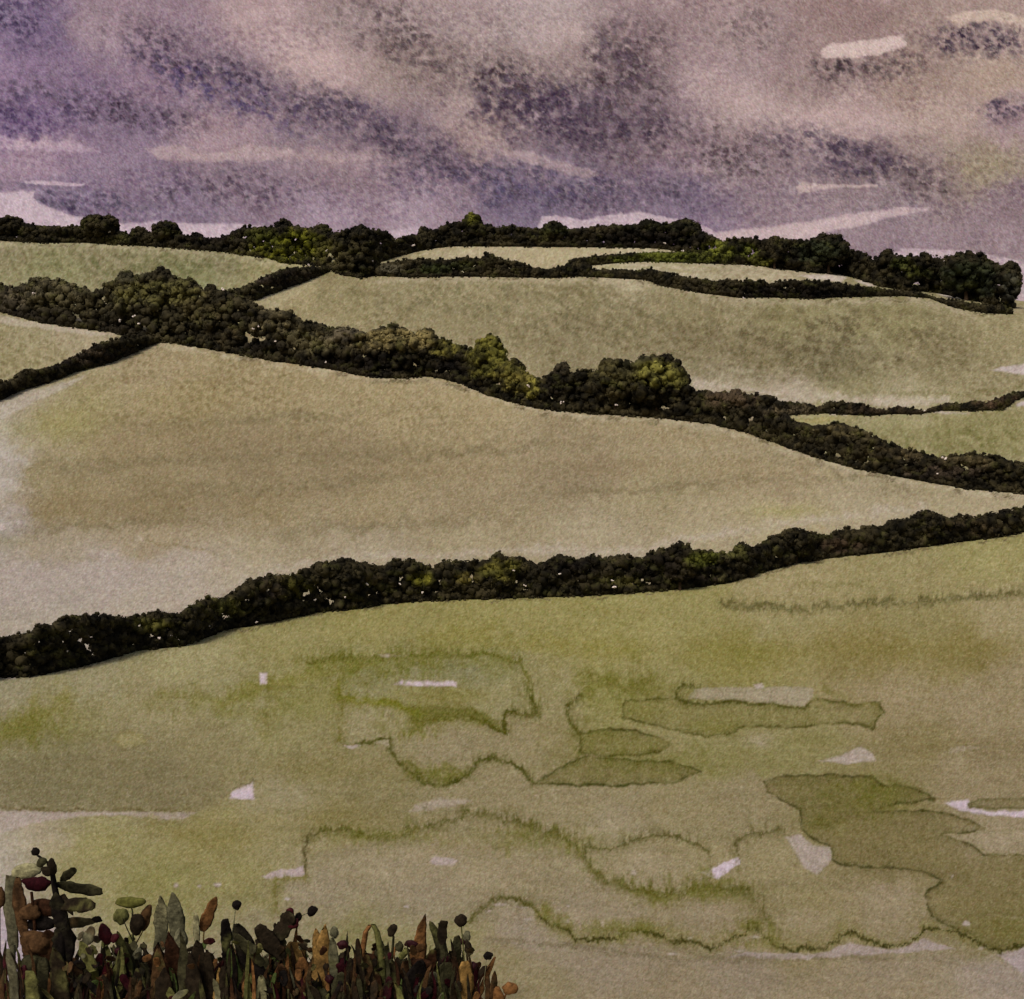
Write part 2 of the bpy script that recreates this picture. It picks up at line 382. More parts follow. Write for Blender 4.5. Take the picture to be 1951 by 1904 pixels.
def ext(pts, l=140, r=140):
    p = [tuple(q) for q in pts]
    return p
MARG = [[(300, 650), (360, 659), (450, 675), (540, 691), (630, 704), (702, 718), (768, 722), (815, 717), (869, 727), (930, 753), (984, 769), (1031, 780), (1120, 788), (1249, 796), (1357, 808), (1429, 826), (1483, 845), (1555, 872), (1645, 896), (1753, 916), (1843, 932), (1951, 941)],
        [(0, 459), (72, 463), (216, 466), (360, 475), (511, 492)], [(714, 526), (876, 527), (1103, 527), (1236, 534), (1339, 559), (1411, 568), (1591, 567), (1771, 569), (1825, 588), (1925, 599)]]
def ground_colour(X, Y):
    W = Wash(X, Y, 211)
    fb = np.interp(X, [p[0] for p in FRONT_BASE], [p[1] for p in FRONT_BASE])
    up = Y < fb - 8
    upper = [
        (0, 480, (134, 126, 100)), (200, 490, (136, 128, 101)), (400, 500, (134, 126, 100)), (520, 500, (150, 142, 108)), (100, 520, (134, 130, 98)), (380, 520, (130, 128, 94)),
        (900, 480, (166, 154, 128)), (1150, 482, (168, 156, 128)), (1060, 500, (164, 152, 124)), (1180, 508, (172, 162, 138)), (1300, 512, (166, 156, 132)), (1450, 520, (168, 156, 132)),
        (560, 560, (150, 138, 108)), (640, 560, (138, 128, 98)), (750, 560, (138, 128, 100)), (900, 570, (140, 130, 102)), (1100, 560, (138, 128, 100)), (1300, 590, (136, 126, 98)), (1500, 600, (134, 126, 94)), (1700, 620, (134, 126, 94)), (1900, 630, (144, 134, 104)),
        (900, 610, (140, 130, 102)), (1100, 650, (132, 122, 96)), (1300, 660, (132, 122, 96)), (1450, 680, (126, 116, 90)), (1600, 690, (128, 120, 94)), (1780, 680, (136, 126, 98)), (1900, 740, (144, 134, 106)), (1650, 730, (138, 130, 100)),
        (1400, 730, (146, 136, 114)), (1500, 758, (164, 152, 136)), (1700, 768, (158, 148, 124)),
        (1800, 830, (136, 129, 92)), (1900, 820, (138, 131, 94)), (1700, 810, (142, 135, 100)), (1560, 798, (150, 142, 104)),
        (60, 650, (150, 140, 112)), (150, 640, (156, 144, 120)), (40, 690, (146, 136, 106)),
        (40, 800, (152, 142, 116)), (120, 790, (146, 136, 98)), (300, 700, (150, 136, 108)), (350, 760, (146, 132, 100)), (550, 730, (150, 136, 106)), (750, 770, (152, 138, 108)), (900, 790, (154, 140, 110)),
        (0, 900, (168, 158, 156)), (0, 1010, (160, 150, 146)), (80, 900, (142, 130, 102)), (250, 850, (140, 126, 98)), (450, 880, (136, 122, 96)), (650, 880, (138, 124, 98)), (850, 870, (148, 134, 106)), (1050, 850, (148, 134, 108)), (1250, 850, (148, 134, 106)), (1400, 880, (146, 132, 104)),
        (120, 960, (134, 120, 90)), (300, 970, (132, 118, 90)), (500, 970, (136, 122, 94)), (700, 970, (142, 128, 100)), (900, 960, (146, 132, 106)), (1100, 900, (138, 124, 100)), (1250, 950, (150, 138, 110)), (1500, 920, (150, 136, 110)), (1700, 950, (156, 144, 118)), (1900, 955, (160, 148, 122)),
        (100, 1040, (150, 138, 118)), (300, 1030, (150, 136, 112)), (500, 1040, (154, 142, 118)), (700, 1040, (156, 144, 122)), (900, 1030, (154, 142, 116)), (1150, 1020, (158, 146, 122)), (1350, 1010, (158, 146, 120)), (1500, 985, (162, 150, 120)), (1650, 975, (160, 148, 124)),
        (60, 1120, (162, 150, 142)), (200, 1100, (164, 152, 142)), (350, 1080, (164, 152, 138)), (100, 1160, (162, 152, 140)), (300, 1130, (164, 152, 138)), (450, 1070, (162, 150, 130)), (-300, 900, (150, 138, 112)), (2250, 900, (150, 140, 110)),
    ]
    lower = [
        (0, 1320, (148, 142, 108)), (150, 1300, (148, 142, 104)), (350, 1270, (150, 144, 100)), (550, 1220, (142, 136, 86)), (700, 1190, (140, 134, 80)), (900, 1180, (140, 134, 80)), (1100, 1170, (142, 136, 82)), (1300, 1160, (142, 136, 84)), (1500, 1110, (150, 140, 98)), (1700, 1090, (144, 136, 92)), (1900, 1060, (146, 140, 90)),
        (1500, 1190, (146, 138, 92)), (1750, 1180, (140, 132, 86)), (1920, 1170, (150, 140, 100)), (1200, 1220, (144, 138, 84)), (1400, 1250, (132, 126, 70)), (1650, 1235, (132, 122, 74)), (1850, 1240, (128, 118, 70)), (1950, 1290, (146, 134, 98)),
        (0, 1390, (132, 126, 88)), (120, 1370, (136, 130, 86)), (300, 1340, (146, 138, 98)), (450, 1330, (146, 140, 98)), (580, 1340, (138, 134, 82)), (700, 1290, (140, 136, 94)), (900, 1280, (136, 132, 90)), (950, 1330, (146, 140, 96)), (860, 1340, (132, 126, 76)), (1060, 1330, (148, 140, 98)), (1050, 1400, (142, 132, 92)), (1150, 1330, (142, 138, 84)), (1250, 1300, (138, 132, 82)),
        (100, 1440, (128, 122, 84)), (250, 1440, (134, 126, 88)), (400, 1430, (136, 128, 88)), (550, 1400, (142, 136, 90)), (700, 1380, (146, 138, 98)), (850, 1420, (146, 136, 100)), (950, 1420, (146, 136, 98)), (1350, 1440, (142, 136, 88)), (1500, 1430, (138, 132, 84)), (1700, 1340, (148, 136, 98)), (1850, 1350, (148, 136, 100)), (1750, 1420, (134, 124, 82)), (1900, 1430, (140, 128, 92)), (1850, 1480, (146, 134, 98)),
        (80, 1510, (130, 124, 88)), (300, 1510, (134, 126, 90)), (600, 1460, (134, 126, 82)), (700, 1500, (136, 128, 86)), (550, 1520, (150, 142, 104)), (900, 1500, (146, 136, 98)), (1100, 1540, (148, 138, 100)), (1300, 1530, (146, 136, 96)), (1420, 1520, (144, 134, 96)), (1150, 1580, (156, 146, 112)),
        (0, 1600, (160, 152, 120)), (60, 1590, (164, 154, 122)), (200, 1600, (150, 144, 96)), (400, 1600, (146, 138, 88)), (500, 1580, (150, 142, 98)), (300, 1680, (140, 136, 82)), (450, 1680, (142, 136, 86)), (650, 1560, (140, 132, 86)), (0, 1680, (166, 158, 126)), (150, 1660, (148, 142, 94)),
        (700, 1640, (148, 138, 102)), (900, 1610, (146, 136, 98)), (1000, 1680, (146, 136, 100)), (800, 1720, (148, 138, 106)), (600, 1700, (150, 140, 108)), (1150, 1730, (152, 140, 110)), (1200, 1650, (148, 138, 100)), (1300, 1640, (148, 138, 98)), (1320, 1740, (146, 134, 100)), (1480, 1640, (148, 138, 98)), (1550, 1740, (144, 134, 92)), (1680, 1720, (148, 136, 100)), (1500, 1790, (148, 136, 98)),
        (1650, 1560, (128, 120, 72)), (1700, 1620, (126, 116, 74)), (1900, 1600, (156, 144, 110)), (1850, 1680, (130, 120, 80)), (1900, 1760, (128, 120, 74)),
        (1000, 1780, (154, 142, 116)), (1150, 1830, (150, 138, 110)), (1400, 1850, (150, 138, 110)), (1700, 1850, (150, 138, 108)), (1920, 1850, (158, 146, 124)), (950, 1830, (148, 138, 98)), (1000, 1890, (146, 136, 98)), (1300, 1890, (148, 136, 104)), (1700, 1890, (146, 134, 102)),
        (300, 1760, (144, 138, 90)), (500, 1780, (148, 140, 102)), (700, 1790, (140, 134, 88)), (850, 1800, (144, 138, 92)), (0, 1800, (178, 164, 164)), (20, 1890, (188, 172, 178)), (300, 1860, (158, 148, 130)), (550, 1870, (152, 144, 118)), (800, 1880, (152, 144, 116)), (-300, 1600, (150, 142, 110)), (2250, 1500, (146, 136, 96)), (900, 2300, (140, 132, 96))]
    W.base(upper, up, 62); W.base(lower, ~up, 62)
    W.C += (fbm(X / 70, Y / 30, 61, 5, .55) * 7)[:, None] * np.array([1, 1, .9])
    # streaky, granulated growth on the far pasture
    far = up * sm(1000, 700, Y)
    gr = 1 - cell(X / 14 + W.hf * .4, Y / 11.0 + W.hf * .4, 12)
    cov = sm(-.1, .6, fbm(X / 90, Y / 50, 71, 3, .5) + .25)
    W.C -= ((sm(.45, .85, gr) * 19 * cov) * far)[:, None]
    W.C += ((fbm(X / 5, Y / 16, 77, 3, .6) * 8) * far)[:, None]
    W.grain(1560, 640, 280, 55, (92, 82, 60), .75, 13, 0, 5, .5); W.grain(1640, 690, 200, 30, (92, 82, 60), .5, 12, 0, 8, .5); W.grain(1130, 610, 190, 50, (98, 90, 66), .6, 10, 0, 6, .5); W.grain(900, 570, 260, 34, (104, 98, 72), .55, 9, 0, 6, .5)
    W.grain(300, 505, 260, 24, (96, 95, 64), .6, 9, 0, 5, .5)
    W.grain(1600, 890, 180, 30, (112, 100, 78), .5, 9, .2, 6, .5)
    W.grain(1830, 835, 140, 30, (98, 95, 54), .6, 10, 0, 6, .5)
    W.line([(430, 492), (480, 490), (535, 500), (560, 512)], (150, 142, 110), 5, .6)
    WH = (208, 193, 195); TP = (172, 160, 142)
    def wfill(p, c=WH, a=.95, edge=True, warp=3, soft=1.5):
        W.fill(p, c, a, soft, warp, (112, 106, 62) if edge else None, 1.6, .3)
    # --- far slivers and margins
    W.line([(300, 654), (420, 676), (560, 700), (700, 722), (815, 722), (880, 738), (985, 775), (1120, 794), (1250, 800), (1360, 814), (1480, 852), (1560, 880), (1650, 902), (1850, 938), (1951, 946)], (178, 166, 144), 4.5, .55)
    W.line([(0, 468), (160, 468), (290, 474), (440, 486), (540, 506)], (166, 156, 130), 4, .5)
    W.line([(700, 536), (880, 532), (1100, 534), (1240, 540), (1330, 560), (1410, 574), (1540, 576), (1750, 572), (1860, 604)], (164, 152, 130), 4, .5)
    W.line([(1325, 735), (1400, 742), (1500, 760), (1600, 760), (1720, 768), (1800, 762)], (176, 164, 150), 8, .6)
    W.line([(0, 1205), (60, 1185), (180, 1168), (300, 1156), (400, 1130), (520, 1092), (650, 1056), (850, 1062), (960, 1048), (1200, 1054), (1300, 1026), (1500, 1000), (1760, 966)], (172, 160, 146), 7, .5)
    W.fill([(480, 578), (500, 566), (560, 545), (620, 515), (600, 540), (540, 580), (520, 590)], (160, 150, 122), .6, 3, 4)
    W.fill([(0, 600), (60, 612), (140, 626), (230, 636), (170, 640), (90, 628), (0, 616)], (178, 166, 156), .6, 3, 4)
    W.fill([(0, 770), (40, 750), (110, 732), (170, 712), (130, 738), (60, 768), (0, 800)], (172, 162, 154), .7, 3, 4)
    wfill([(1512, 524), (1560, 521), (1612, 521), (1614, 530), (1601, 538), (1544, 533)], (186, 172, 164))
    wfill([(1622, 532), (1650, 534), (1676, 546), (1655, 547), (1640, 542)], (190, 176, 172))
    wfill([(1772, 554), (1800, 558), (1861, 568), (1870, 574), (1840, 573), (1800, 567)], (190, 176, 172))
    wfill([(1884, 705), (1920, 698), (1960, 690), (1960, 718), (1920, 712)], (180, 166, 168))
    wfill([(1900, 584), (1960, 578), (1960, 600), (1930, 600)], (150, 138, 112))
    wfill([(1575, 788), (1610, 787), (1612, 791), (1580, 793)], (186, 172, 160)); wfill([(1775, 782), (1850, 786), (1850, 790), (1778, 789)], (186, 172, 168)); wfill([(1935, 768), (1960, 758), (1960, 776), (1936, 776)], (186, 172, 176))
    wfill([(1496, 800), (1530, 798), (1600, 796), (1570, 806), (1520, 808)], (160, 148, 104), .8)
    W.line([(1380, 745), (1600, 775), (1700, 782)], (120, 110, 84), 2, .4); W.line([(1700, 748), (1850, 752), (1951, 738)], (112, 106, 72), 2.5, .45)
    wfill([(486, 574), (520, 560), (540, 552), (500, 572)], (182, 168, 156)); wfill([(602, 425 + 90), (625, 512), (640, 520), (610, 526)], (150, 140, 108), .6)
    wfill([(790, 484), (850, 473), (900, 474), (830, 480), (800, 490)], (190, 176, 158), .8); wfill([(1130, 510), (1200, 502), (1250, 503), (1240, 510)], (180, 168, 150), .8)
    wfill([(1240, 500), (1330, 506), (1375, 516), (1330, 520), (1280, 516)], (176, 164, 142), .8)
    wfill([(-20, 1000), (4, 998), (12, 1006), (4, 1012), (-20, 1013)], (200, 186, 190)); wfill([(259, 1023), (264, 1022), (276, 1031), (270, 1034)], (182, 168, 156))
    W.line([(276, 1030), (330, 1040), (370, 1048), (410, 1056)], (124, 110, 78), 3, .45)
    W.line([(100, 1066), (180, 1068)], (130, 120, 86), 5, .3)
    W.blob(-5, 880, 45, 120, (172, 163, 154), .75, 1.6, 30); W.blob(60, 760, 70, 22, (164, 152, 138), .5, 1, 12); W.blob(110, 815, 60, 22, (136, 130, 84), .4, 1, 12); W.blob(30, 820, 30, 14, (124, 118, 74), .35)
    W.blob(8, 1035, 40, 14, (122, 116, 78), .45, 1, 10); W.blob(1500, 975, 80, 12, (146, 142, 88), .4); W.blob(150, 1100, 240, 50, (166, 154, 148), .55, 1.2, 30)
    for b in [(420, 840, 160, 22), (160, 960, 220, 20), (520, 950, 120, 14), (1150, 890, 110, 16), (800, 900, 150, 14)]:
        W.blob(*b, (126, 110, 84), .35, 1, 22)
    for b in [(300, 880, 300, 10), (560, 925, 260, 9), (900, 860, 280, 10), (200, 1000, 200, 9), (760, 1000, 260, 9), (1250, 930, 260, 9), (500, 800, 200, 9)]:
        W.blob(*b, (112, 101, 76), .5, 1, 26, -.06)
    W.blob(1350, 860, 200, 14, (160, 148, 124), .4, 1, 20); W.blob(700, 960, 200, 10, (158, 146, 120), .3, 1, 24)
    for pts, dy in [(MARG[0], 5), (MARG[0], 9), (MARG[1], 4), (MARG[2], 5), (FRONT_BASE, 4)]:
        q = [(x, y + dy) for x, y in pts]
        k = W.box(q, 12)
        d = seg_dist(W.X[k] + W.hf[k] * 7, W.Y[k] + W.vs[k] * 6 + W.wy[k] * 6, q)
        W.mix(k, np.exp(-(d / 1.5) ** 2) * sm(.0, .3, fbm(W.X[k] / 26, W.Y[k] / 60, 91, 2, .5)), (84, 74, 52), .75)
    # --- near meadow: blooms, drying edges, bare patches
    G = (90, 89, 32); G2 = (106, 101, 44); DO = (114, 107, 60)
    W.line([(0, 1398), (60, 1368), (120, 1333)], (120, 116, 52), 16, .45, 10, 14)
    W.line([(430, 1330), (560, 1296), (640, 1274), (720, 1256)], (122, 118, 54), 14, .5, 8, 10)
    W.line([(820, 1225), (1000, 1225), (1200, 1240)], (126, 120, 52), 18, .35, 12, 8)
    W.line([(588, 1262), (640, 1253), (720, 1250), (804, 1247), (876, 1247), (948, 1250), (986, 1262), (1001, 1286), (1006, 1320), (1020, 1349)], G, 4.2, .65, 7, 9)
    W.line([(1006, 1320), (1020, 1349), (1022, 1361), (1001, 1362), (967, 1358), (960, 1373), (965, 1397), (948, 1392), (929, 1378), (890, 1366)], (78, 76, 26), 3.0, .95, 4, 5)
    W.fill([(765, 1352), (800, 1340), (850, 1345), (900, 1352), (950, 1374), (962, 1396), (935, 1388), (890, 1374), (840, 1378), (800, 1386), (785, 1374)], (96, 94, 36), .75, 6, 14)
    W.line([(641, 1301), (646, 1330), (698, 1334), (756, 1346), (800, 1360)], (110, 110, 36), 6, .7, 9, 8)
    W.line([(655, 1334), (649, 1368), (646, 1411)], G2, 5, .6, 5, 8)
    W.line([(620, 1302), (700, 1300)], G2, 8, .35, 8, 6)
    W.blob(850, 1280, 110, 22, (134, 132, 100), .5, 1.6, 12); W.blob(850, 1325, 90, 14, (126, 120, 60), .5, 1.2, 12)
    W.line([(530, 1310), (590, 1310), (640, 1312)], (112, 106, 60), 1.2, .5, 3); W.line([(509, 1300), (506, 1350), (508, 1395)], G2, 9, .32, 6)
    W.line([(658, 1424), (698, 1417), (742, 1409), (747, 1435), (761, 1459), (785, 1478), (804, 1491), (843, 1497), (876, 1489), (895, 1474), (910, 1452), (943, 1445), (977, 1457), (1001, 1474), (1015, 1495)], (78, 77, 30), 3.4, .9, 5, 4)
    W.line([(775, 1460), (800, 1476), (843, 1484), (880, 1476)], G, 6, .6, 8, 5, 5)
    for i in range(11):
        x = 778 + i * 10; W.blob(x, 1474 + 8 * math.sin(i * 1.9), 4, 5, (104, 104, 40), .75, 1, 4)
    W.fill([(1015, 1495), (1164, 1498), (1284, 1493), (1337, 1471), (1322, 1464), (1284, 1452), (1164, 1445), (1111, 1440), (1060, 1466)], DO, .72, 1.8, 4, (70, 69, 30), 2.2, .85)
    W.fill([(1106, 1396), (1164, 1388), (1212, 1391), (1255, 1406), (1279, 1418), (1255, 1433), (1217, 1440), (1150, 1441), (1106, 1436)], (122, 116, 64), .7, 2, 4, (76, 73, 32), 2.2, .8)
    W.line([(1102, 1400), (1088, 1380), (1080, 1358), (1087, 1339), (1106, 1326)], (82, 80, 32), 3, .85, 4, 6)
    W.line([(1105, 1280), (1140, 1300), (1190, 1310), (1240, 1300)], G2, 9, .5, 10, 8)
    W.fill([(1190, 1335), (1185, 1368), (1255, 1383), (1295, 1396), (1345, 1404), (1385, 1398), (1425, 1386), (1500, 1388), (1575, 1379), (1635, 1379), (1665, 1391), (1672, 1373), (1685, 1356), (1675, 1338), (1625, 1340), (1550, 1330), (1530, 1348), (1465, 1341), (1400, 1337), (1325, 1341), (1290, 1328), (1255, 1330)], (128, 122, 72), .72, 2.2, 6, (80, 77, 34), 2.3, .72)
    W.blob(1360, 1385, 50, 12, (112, 110, 46), .5); W.blob(1220, 1355, 34, 16, (116, 114, 48), .45)
    W.line([(1330, 1308), (1306, 1306), (1286, 1318), (1288, 1332), (1320, 1340), (1400, 1337), (1465, 1342), (1530, 1349)], (78, 76, 32), 2.6, .85, 4, 4)
    wfill([(1312, 1332), (1322, 1312), (1345, 1309), (1425, 1310), (1500, 1308), (1550, 1311), (1546, 1330), (1533, 1346), (1475, 1341), (1400, 1335)], (160, 150, 122), .85)
    W.line([(1570, 1312), (1600, 1322), (1630, 1340), (1670, 1345)], G2, 4, .4, 10, 4)
    wfill([(1434, 1304), (1452, 1303), (1456, 1311), (1440, 1314)], (178, 166, 150))
    W.line([(1375, 1154), (1510, 1161), (1625, 1151), (1700, 1148), (1775, 1146), (1850, 1137), (1951, 1131)], (92, 87, 50), 4.5, .65, 7, 6, 4)
    W.line([(1515, 1115), (1560, 1114), (1640, 1116)], (122, 116, 70), 4, .4)
    W.blob(1650, 1235, 260, 26, (122, 112, 58), .45, 1.1, 20); W.blob(1420, 1245, 120, 22, (122, 118, 54), .4)
    W.blob(1800, 1420, 120, 16, (124, 112, 70), .4); W.blob(1560, 1410, 60, 12, (122, 118, 64), .35)
    wfill([(1558, 1451), (1600, 1439), (1640, 1421), (1658, 1429), (1672, 1450), (1615, 1456)], (176, 164, 146)); wfill([(1798, 1434), (1806, 1424), (1850, 1418), (1890, 1424), (1840, 1432), (1806, 1438)], (164, 152, 128), .7)
    W.blob(1450, 1410, 30, 14, (164, 154, 124), .6, 1.2, 8)
    # dark tongues on the right
    W.fill([(1455, 1491), (1475, 1480), (1575, 1476), (1660, 1480), (1685, 1494), (1745, 1503), (1784, 1521), (1745, 1529), (1685, 1536), (1665, 1544), (1795, 1546), (1845, 1561), (1877, 1579), (1845, 1584), (1795, 1589), (1855, 1609), (1875, 1626), (1951, 1629), (2300, 1640), (2300, 1790), (1951, 1802), (1905, 1812), (1875, 1802), (1845, 1779), (1775, 1749), (1760, 1704), (1795, 1679), (1755, 1659), (1605, 1649), (1585, 1639), (1583, 1614), (1550, 1599), (1525, 1579), (1525, 1544), (1495, 1529), (1460, 1509)], (124, 114, 72), .8, 1.8, 5, (70, 66, 32), 2.3, .75)
    W.fill([(1462, 1492), (1480, 1482), (1575, 1478), (1655, 1482), (1685, 1496), (1745, 1505), (1780, 1520), (1700, 1532), (1650, 1545), (1600, 1570), (1540, 1580), (1530, 1545), (1500, 1525)], (108, 102, 56), .45, 5, 12)
    W.blob(1680, 1500, 36, 14, (88, 90, 28), .55, 1, 8); W.blob(1560, 1570, 30, 16, (98, 98, 36), .5); W.blob(1930, 1770, 60, 26, (110, 106, 50), .55); W.line([(1885, 1746), (1951, 1747)], (156, 146, 110), 1.5, .5)
    wfill([(1797, 1529), (1845, 1523), (1850, 1532), (1846, 1540), (1880, 1545), (1960, 1544), (1960, 1560), (1865, 1553), (1830, 1546)])
    W.fill([(1844, 1533), (1870, 1522), (1960, 1520), (1960, 1540), (1870, 1542), (1848, 1540)], (124, 114, 76), .8, 1.6, 3, (88, 84, 46), 2, .5)
    wfill([(1795, 1590), (1870, 1584), (1960, 1580), (1960, 1625), (1880, 1624), (1855, 1608)], (160, 148, 116), .55)
    wfill([(1336, 1663), (1370, 1646), (1408, 1631), (1410, 1644), (1370, 1676)])
    wfill([(1495, 1594), (1525, 1589), (1550, 1609), (1583, 1614), (1585, 1639), (1558, 1668), (1530, 1654), (1515, 1625)], (172, 160, 142))
    # left half marks
    wfill([(493, 1282), (509, 1281), (511, 1303), (496, 1305)]); wfill([(750, 1306), (756, 1297), (768, 1296), (870, 1299), (869, 1309), (800, 1308)], (202, 186, 188))
    wfill([(436, 1522), (442, 1508), (466, 1496), (483, 1488), (486, 1524)]); wfill([(722, 1247), (740, 1245), (769, 1250), (728, 1252)], (170, 158, 134))
    wfill([(653, 1421), (680, 1419), (690, 1421), (676, 1428), (662, 1427)], (182, 170, 156)); wfill([(708, 1416), (742, 1410), (743, 1424), (722, 1419)], (160, 150, 118))
    W.line([(440, 1506), (485, 1484)], (96, 88, 58), 1.5, .7)
    W.fill([(216, 1409), (226, 1398), (250, 1395), (276, 1402), (281, 1414), (262, 1423), (232, 1424)], (160, 152, 104), .8, 3, 6, (118, 110, 62), 4, .35)
    W.fill([(-60, 1455), (150, 1440), (330, 1450), (430, 1500), (425, 1525), (370, 1545), (250, 1545), (100, 1545), (-60, 1536)], (122, 114, 78), .45, 10, 18)
    W.line([(-40, 1534), (50, 1542), (120, 1545), (200, 1542), (280, 1545), (372, 1546)], (104, 94, 58), 2.2, .7, 3)
    wfill([(-40, 1540), (60, 1547), (120, 1548), (190, 1545), (260, 1548), (372, 1549), (350, 1560), (290, 1562), (240, 1553), (150, 1556), (60, 1570), (-40, 1600)], (178, 164, 152), .7, False, 4, 3)
    W.blob(-20, 1640, 70, 75, (176, 168, 144), .8, 1.2, 14); W.blob(-10, 1800, 60, 120, (186, 174, 170), .85, 1.4, 10)
    W.line([(300, 1570), (400, 1620), (470, 1600)], (128, 120, 66), 16, .35, 14, 8); W.blob(420, 1580, 90, 30, (126, 120, 62), .3, 1, 20); W.blob(210, 1620, 60, 30, (140, 134, 76), .3)
    W.blob(640, 1560, 120, 26, (130, 120, 70), .5, 1, 22); W.blob(600, 1470, 130, 24, (130, 122, 72), .4, 1, 22); W.blob(720, 1460, 60, 30, (132, 122, 76), .3)
    W.fill([(790, 1534), (820, 1524), (850, 1519), (890, 1523), (900, 1530), (860, 1536), (810, 1548), (780, 1548)], (174, 162, 142), .7, 3, 6)
    W.line([(581, 1670), (583, 1630), (586, 1594), (607, 1584), (660, 1579)], (88, 80, 46), 2.0, .8, 3, 3)
    W.line([(607, 1584), (660, 1579), (684, 1591), (727, 1596), (780, 1582), (843, 1567), (886, 1548), (939, 1553), (996, 1570), (1059, 1589), (1097, 1613), (1121, 1637), (1131, 1661), (1188, 1685), (1236, 1697), (1308, 1697), (1355, 1686), (1415, 1694), (1440, 1719), (1462, 1750)], (90, 86, 40), 3.6, .74, 5, 8, 5)
    W.line([(1131, 1661), (1188, 1690), (1236, 1702), (1308, 1700), (1400, 1696)], (96, 93, 42), 8, .55, 8, 12, 5)
    W.line([(1116, 1618), (1164, 1618), (1236, 1594), (1294, 1594), (1332, 1613), (1348, 1628)], (92, 87, 46), 2.4, .75, 5, 5)
    W.line([(1408, 1640), (1400, 1604), (1425, 1591), (1490, 1584)], (92, 87, 46), 2.6, .7, 4, 6)
    W.line([(1346, 1660), (1372, 1682), (1392, 1676)], (110, 108, 46), 5, .5)
    wfill([(817, 1640), (828, 1632), (862, 1634), (874, 1641), (866, 1650), (822, 1648)], (200, 184, 186)); W.line([(872, 1636), (874, 1648)], (100, 92, 60), 2, .6)
    wfill([(498, 1670), (520, 1660), (535, 1655), (560, 1656), (579, 1650), (580, 1671), (540, 1672), (510, 1676)], (188, 172, 168), .85)
    W.line([(581, 1673), (527, 1676), (524, 1700), (523, 1735)], G2, 4, .55, 4, 7)
    for (x, y, a, b) in [(953, 1724, 15, 3.5), (996, 1729, 14, 2.5), (1082, 1754, 5, 5), (1207, 1663, 6, 6), (1083, 1727, 5, 3), (1207, 1757, 4, 5), (1248, 1776, 9, 3), (1312, 1788, 8, 4), (1006, 1752, 8, 3), (1150, 1786, 6, 5), (1126, 1789, 5, 4), (774, 1728, 6, 3), (415, 1687, 8, 5), (380, 1690, 4, 3), (547, 1713, 8, 3), (336, 1688, 5, 5), (1440, 1786, 12, 3), (1815, 1672, 3, 3), (1000, 1770, 16, 2), (930, 1736, 8, 2), (1370, 1818, 8, 3), (1280, 1817, 12, 3), (1410, 1812, 10, 4), (1765, 1773, 5, 5), (1840, 1760, 8, 6), (1870, 1806, 9, 4), (16, 1292, 24, 2.5), (355, 1228, 7, 2.5)]:
        W.fill([(x + a * math.cos(t), y + b * math.sin(t)) for t in np.linspace(0, 5.6, 8)], (194, 180, 168), .9, 1.2, 3, (96, 92, 50), 1.6, .3)
    W.line([(891, 1757), (914, 1733), (948, 1714), (977, 1711), (1015, 1728), (1030, 1749)], (86, 82, 38), 3.4, .85, 4, 6)
    SC = [(1030, 1749), (1050, 1762), (1075, 1768), (1095, 1789), (1125, 1792), (1175, 1788), (1195, 1776), (1245, 1777), (1275, 1791), (1325, 1794), (1345, 1804), (1375, 1801), (1415, 1779), (1440, 1766), (1475, 1799), (1515, 1811), (1565, 1806), (1620, 1774), (1645, 1789), (1685, 1803), (1740, 1794), (1765, 1769), (1825, 1776), (1870, 1801), (1905, 1814), (1951, 1801), (2060, 1790)]
    W.line(SC, (122, 116, 62), 12, .45, 6, 12); W.line(SC, (66, 62, 26), 2.5, 1.0, 3, 0, 3.5)
    W.line([(1040, 1730), (1050, 1755), (1085, 1760)], (104, 102, 40), 7, .5, 6); W.blob(1225, 1765, 32, 12, (104, 102, 40), .6, 1, 8); W.blob(1440, 1760, 20, 10, (98, 98, 38), .6, 1, 8)
    for (x, y, r, q) in [(1155, 1740, 50, 34), (1330, 1740, 64, 30), (1540, 1755, 60, 26), (1230, 1650, 70, 30), (830, 1660, 190, 55), (1700, 1720, 60, 36)]:
        W.blob(x, y, r, q, (160, 148, 116), .5, 1.8, 18)
    W.fill([(1385, 1824), (1430, 1814), (1560, 1817), (1620, 1796), (1650, 1803), (1700, 1811), (1760, 1790), (1820, 1808), (1700, 1816), (1600, 1824), (1500, 1828)], (176, 162, 152), .75, 2.2, 4)
    W.line([(930, 1790), (1020, 1796), (1120, 1808), (1250, 1822), (1400, 1829), (1560, 1829), (1700, 1824)], (118, 108, 78), 4, .45, 5)
    W.fill([(1900, 1822), (1951, 1806), (2200, 1790), (2200, 1880), (1990, 1870), (1940, 1845)], (176, 162, 158), .7, 3, 6)
    for (x, y, rx, ry, a) in [(760, 1270, 180, 22, .5), (800, 1385, 60, 14, .5), (1180, 1310, 100, 26, .45), (840, 1470, 50, 14, .4), (1300, 1700, 130, 18, .45), (1060, 1600, 110, 22, .4), (740, 1592, 130, 14, .35), (1180, 1770, 90, 16, .4), (1450, 1780, 60, 14, .4), (1120, 1400, 60, 30, .3), (420, 1340, 160, 26, .3), (60, 1390, 90, 26, .4), (1650, 1520, 90, 30, .4), (1250, 1450, 200, 26, .3)]:
        k = s_box = W.box([(x - rx * 2, y - ry * 3), (x + rx * 2, y + ry * 3)], 5)
        u = (X[k] + W.wx[k] * 24 - x) / rx; v = (Y[k] + W.wy[k] * 20 + W.vs[k] * 26 - y) / ry
        W.mix(k, np.exp(-(u * u + v * v)) * np.clip(.9 + 1.2 * W.wx[k], .1, 1.4), (104, 103, 40), min(.8, a * 1.45))
    # fine growth
    W.C += ((fbm(X / 4.5, Y / 10, 87, 3, .65) * 7) * (~up))[:, None]
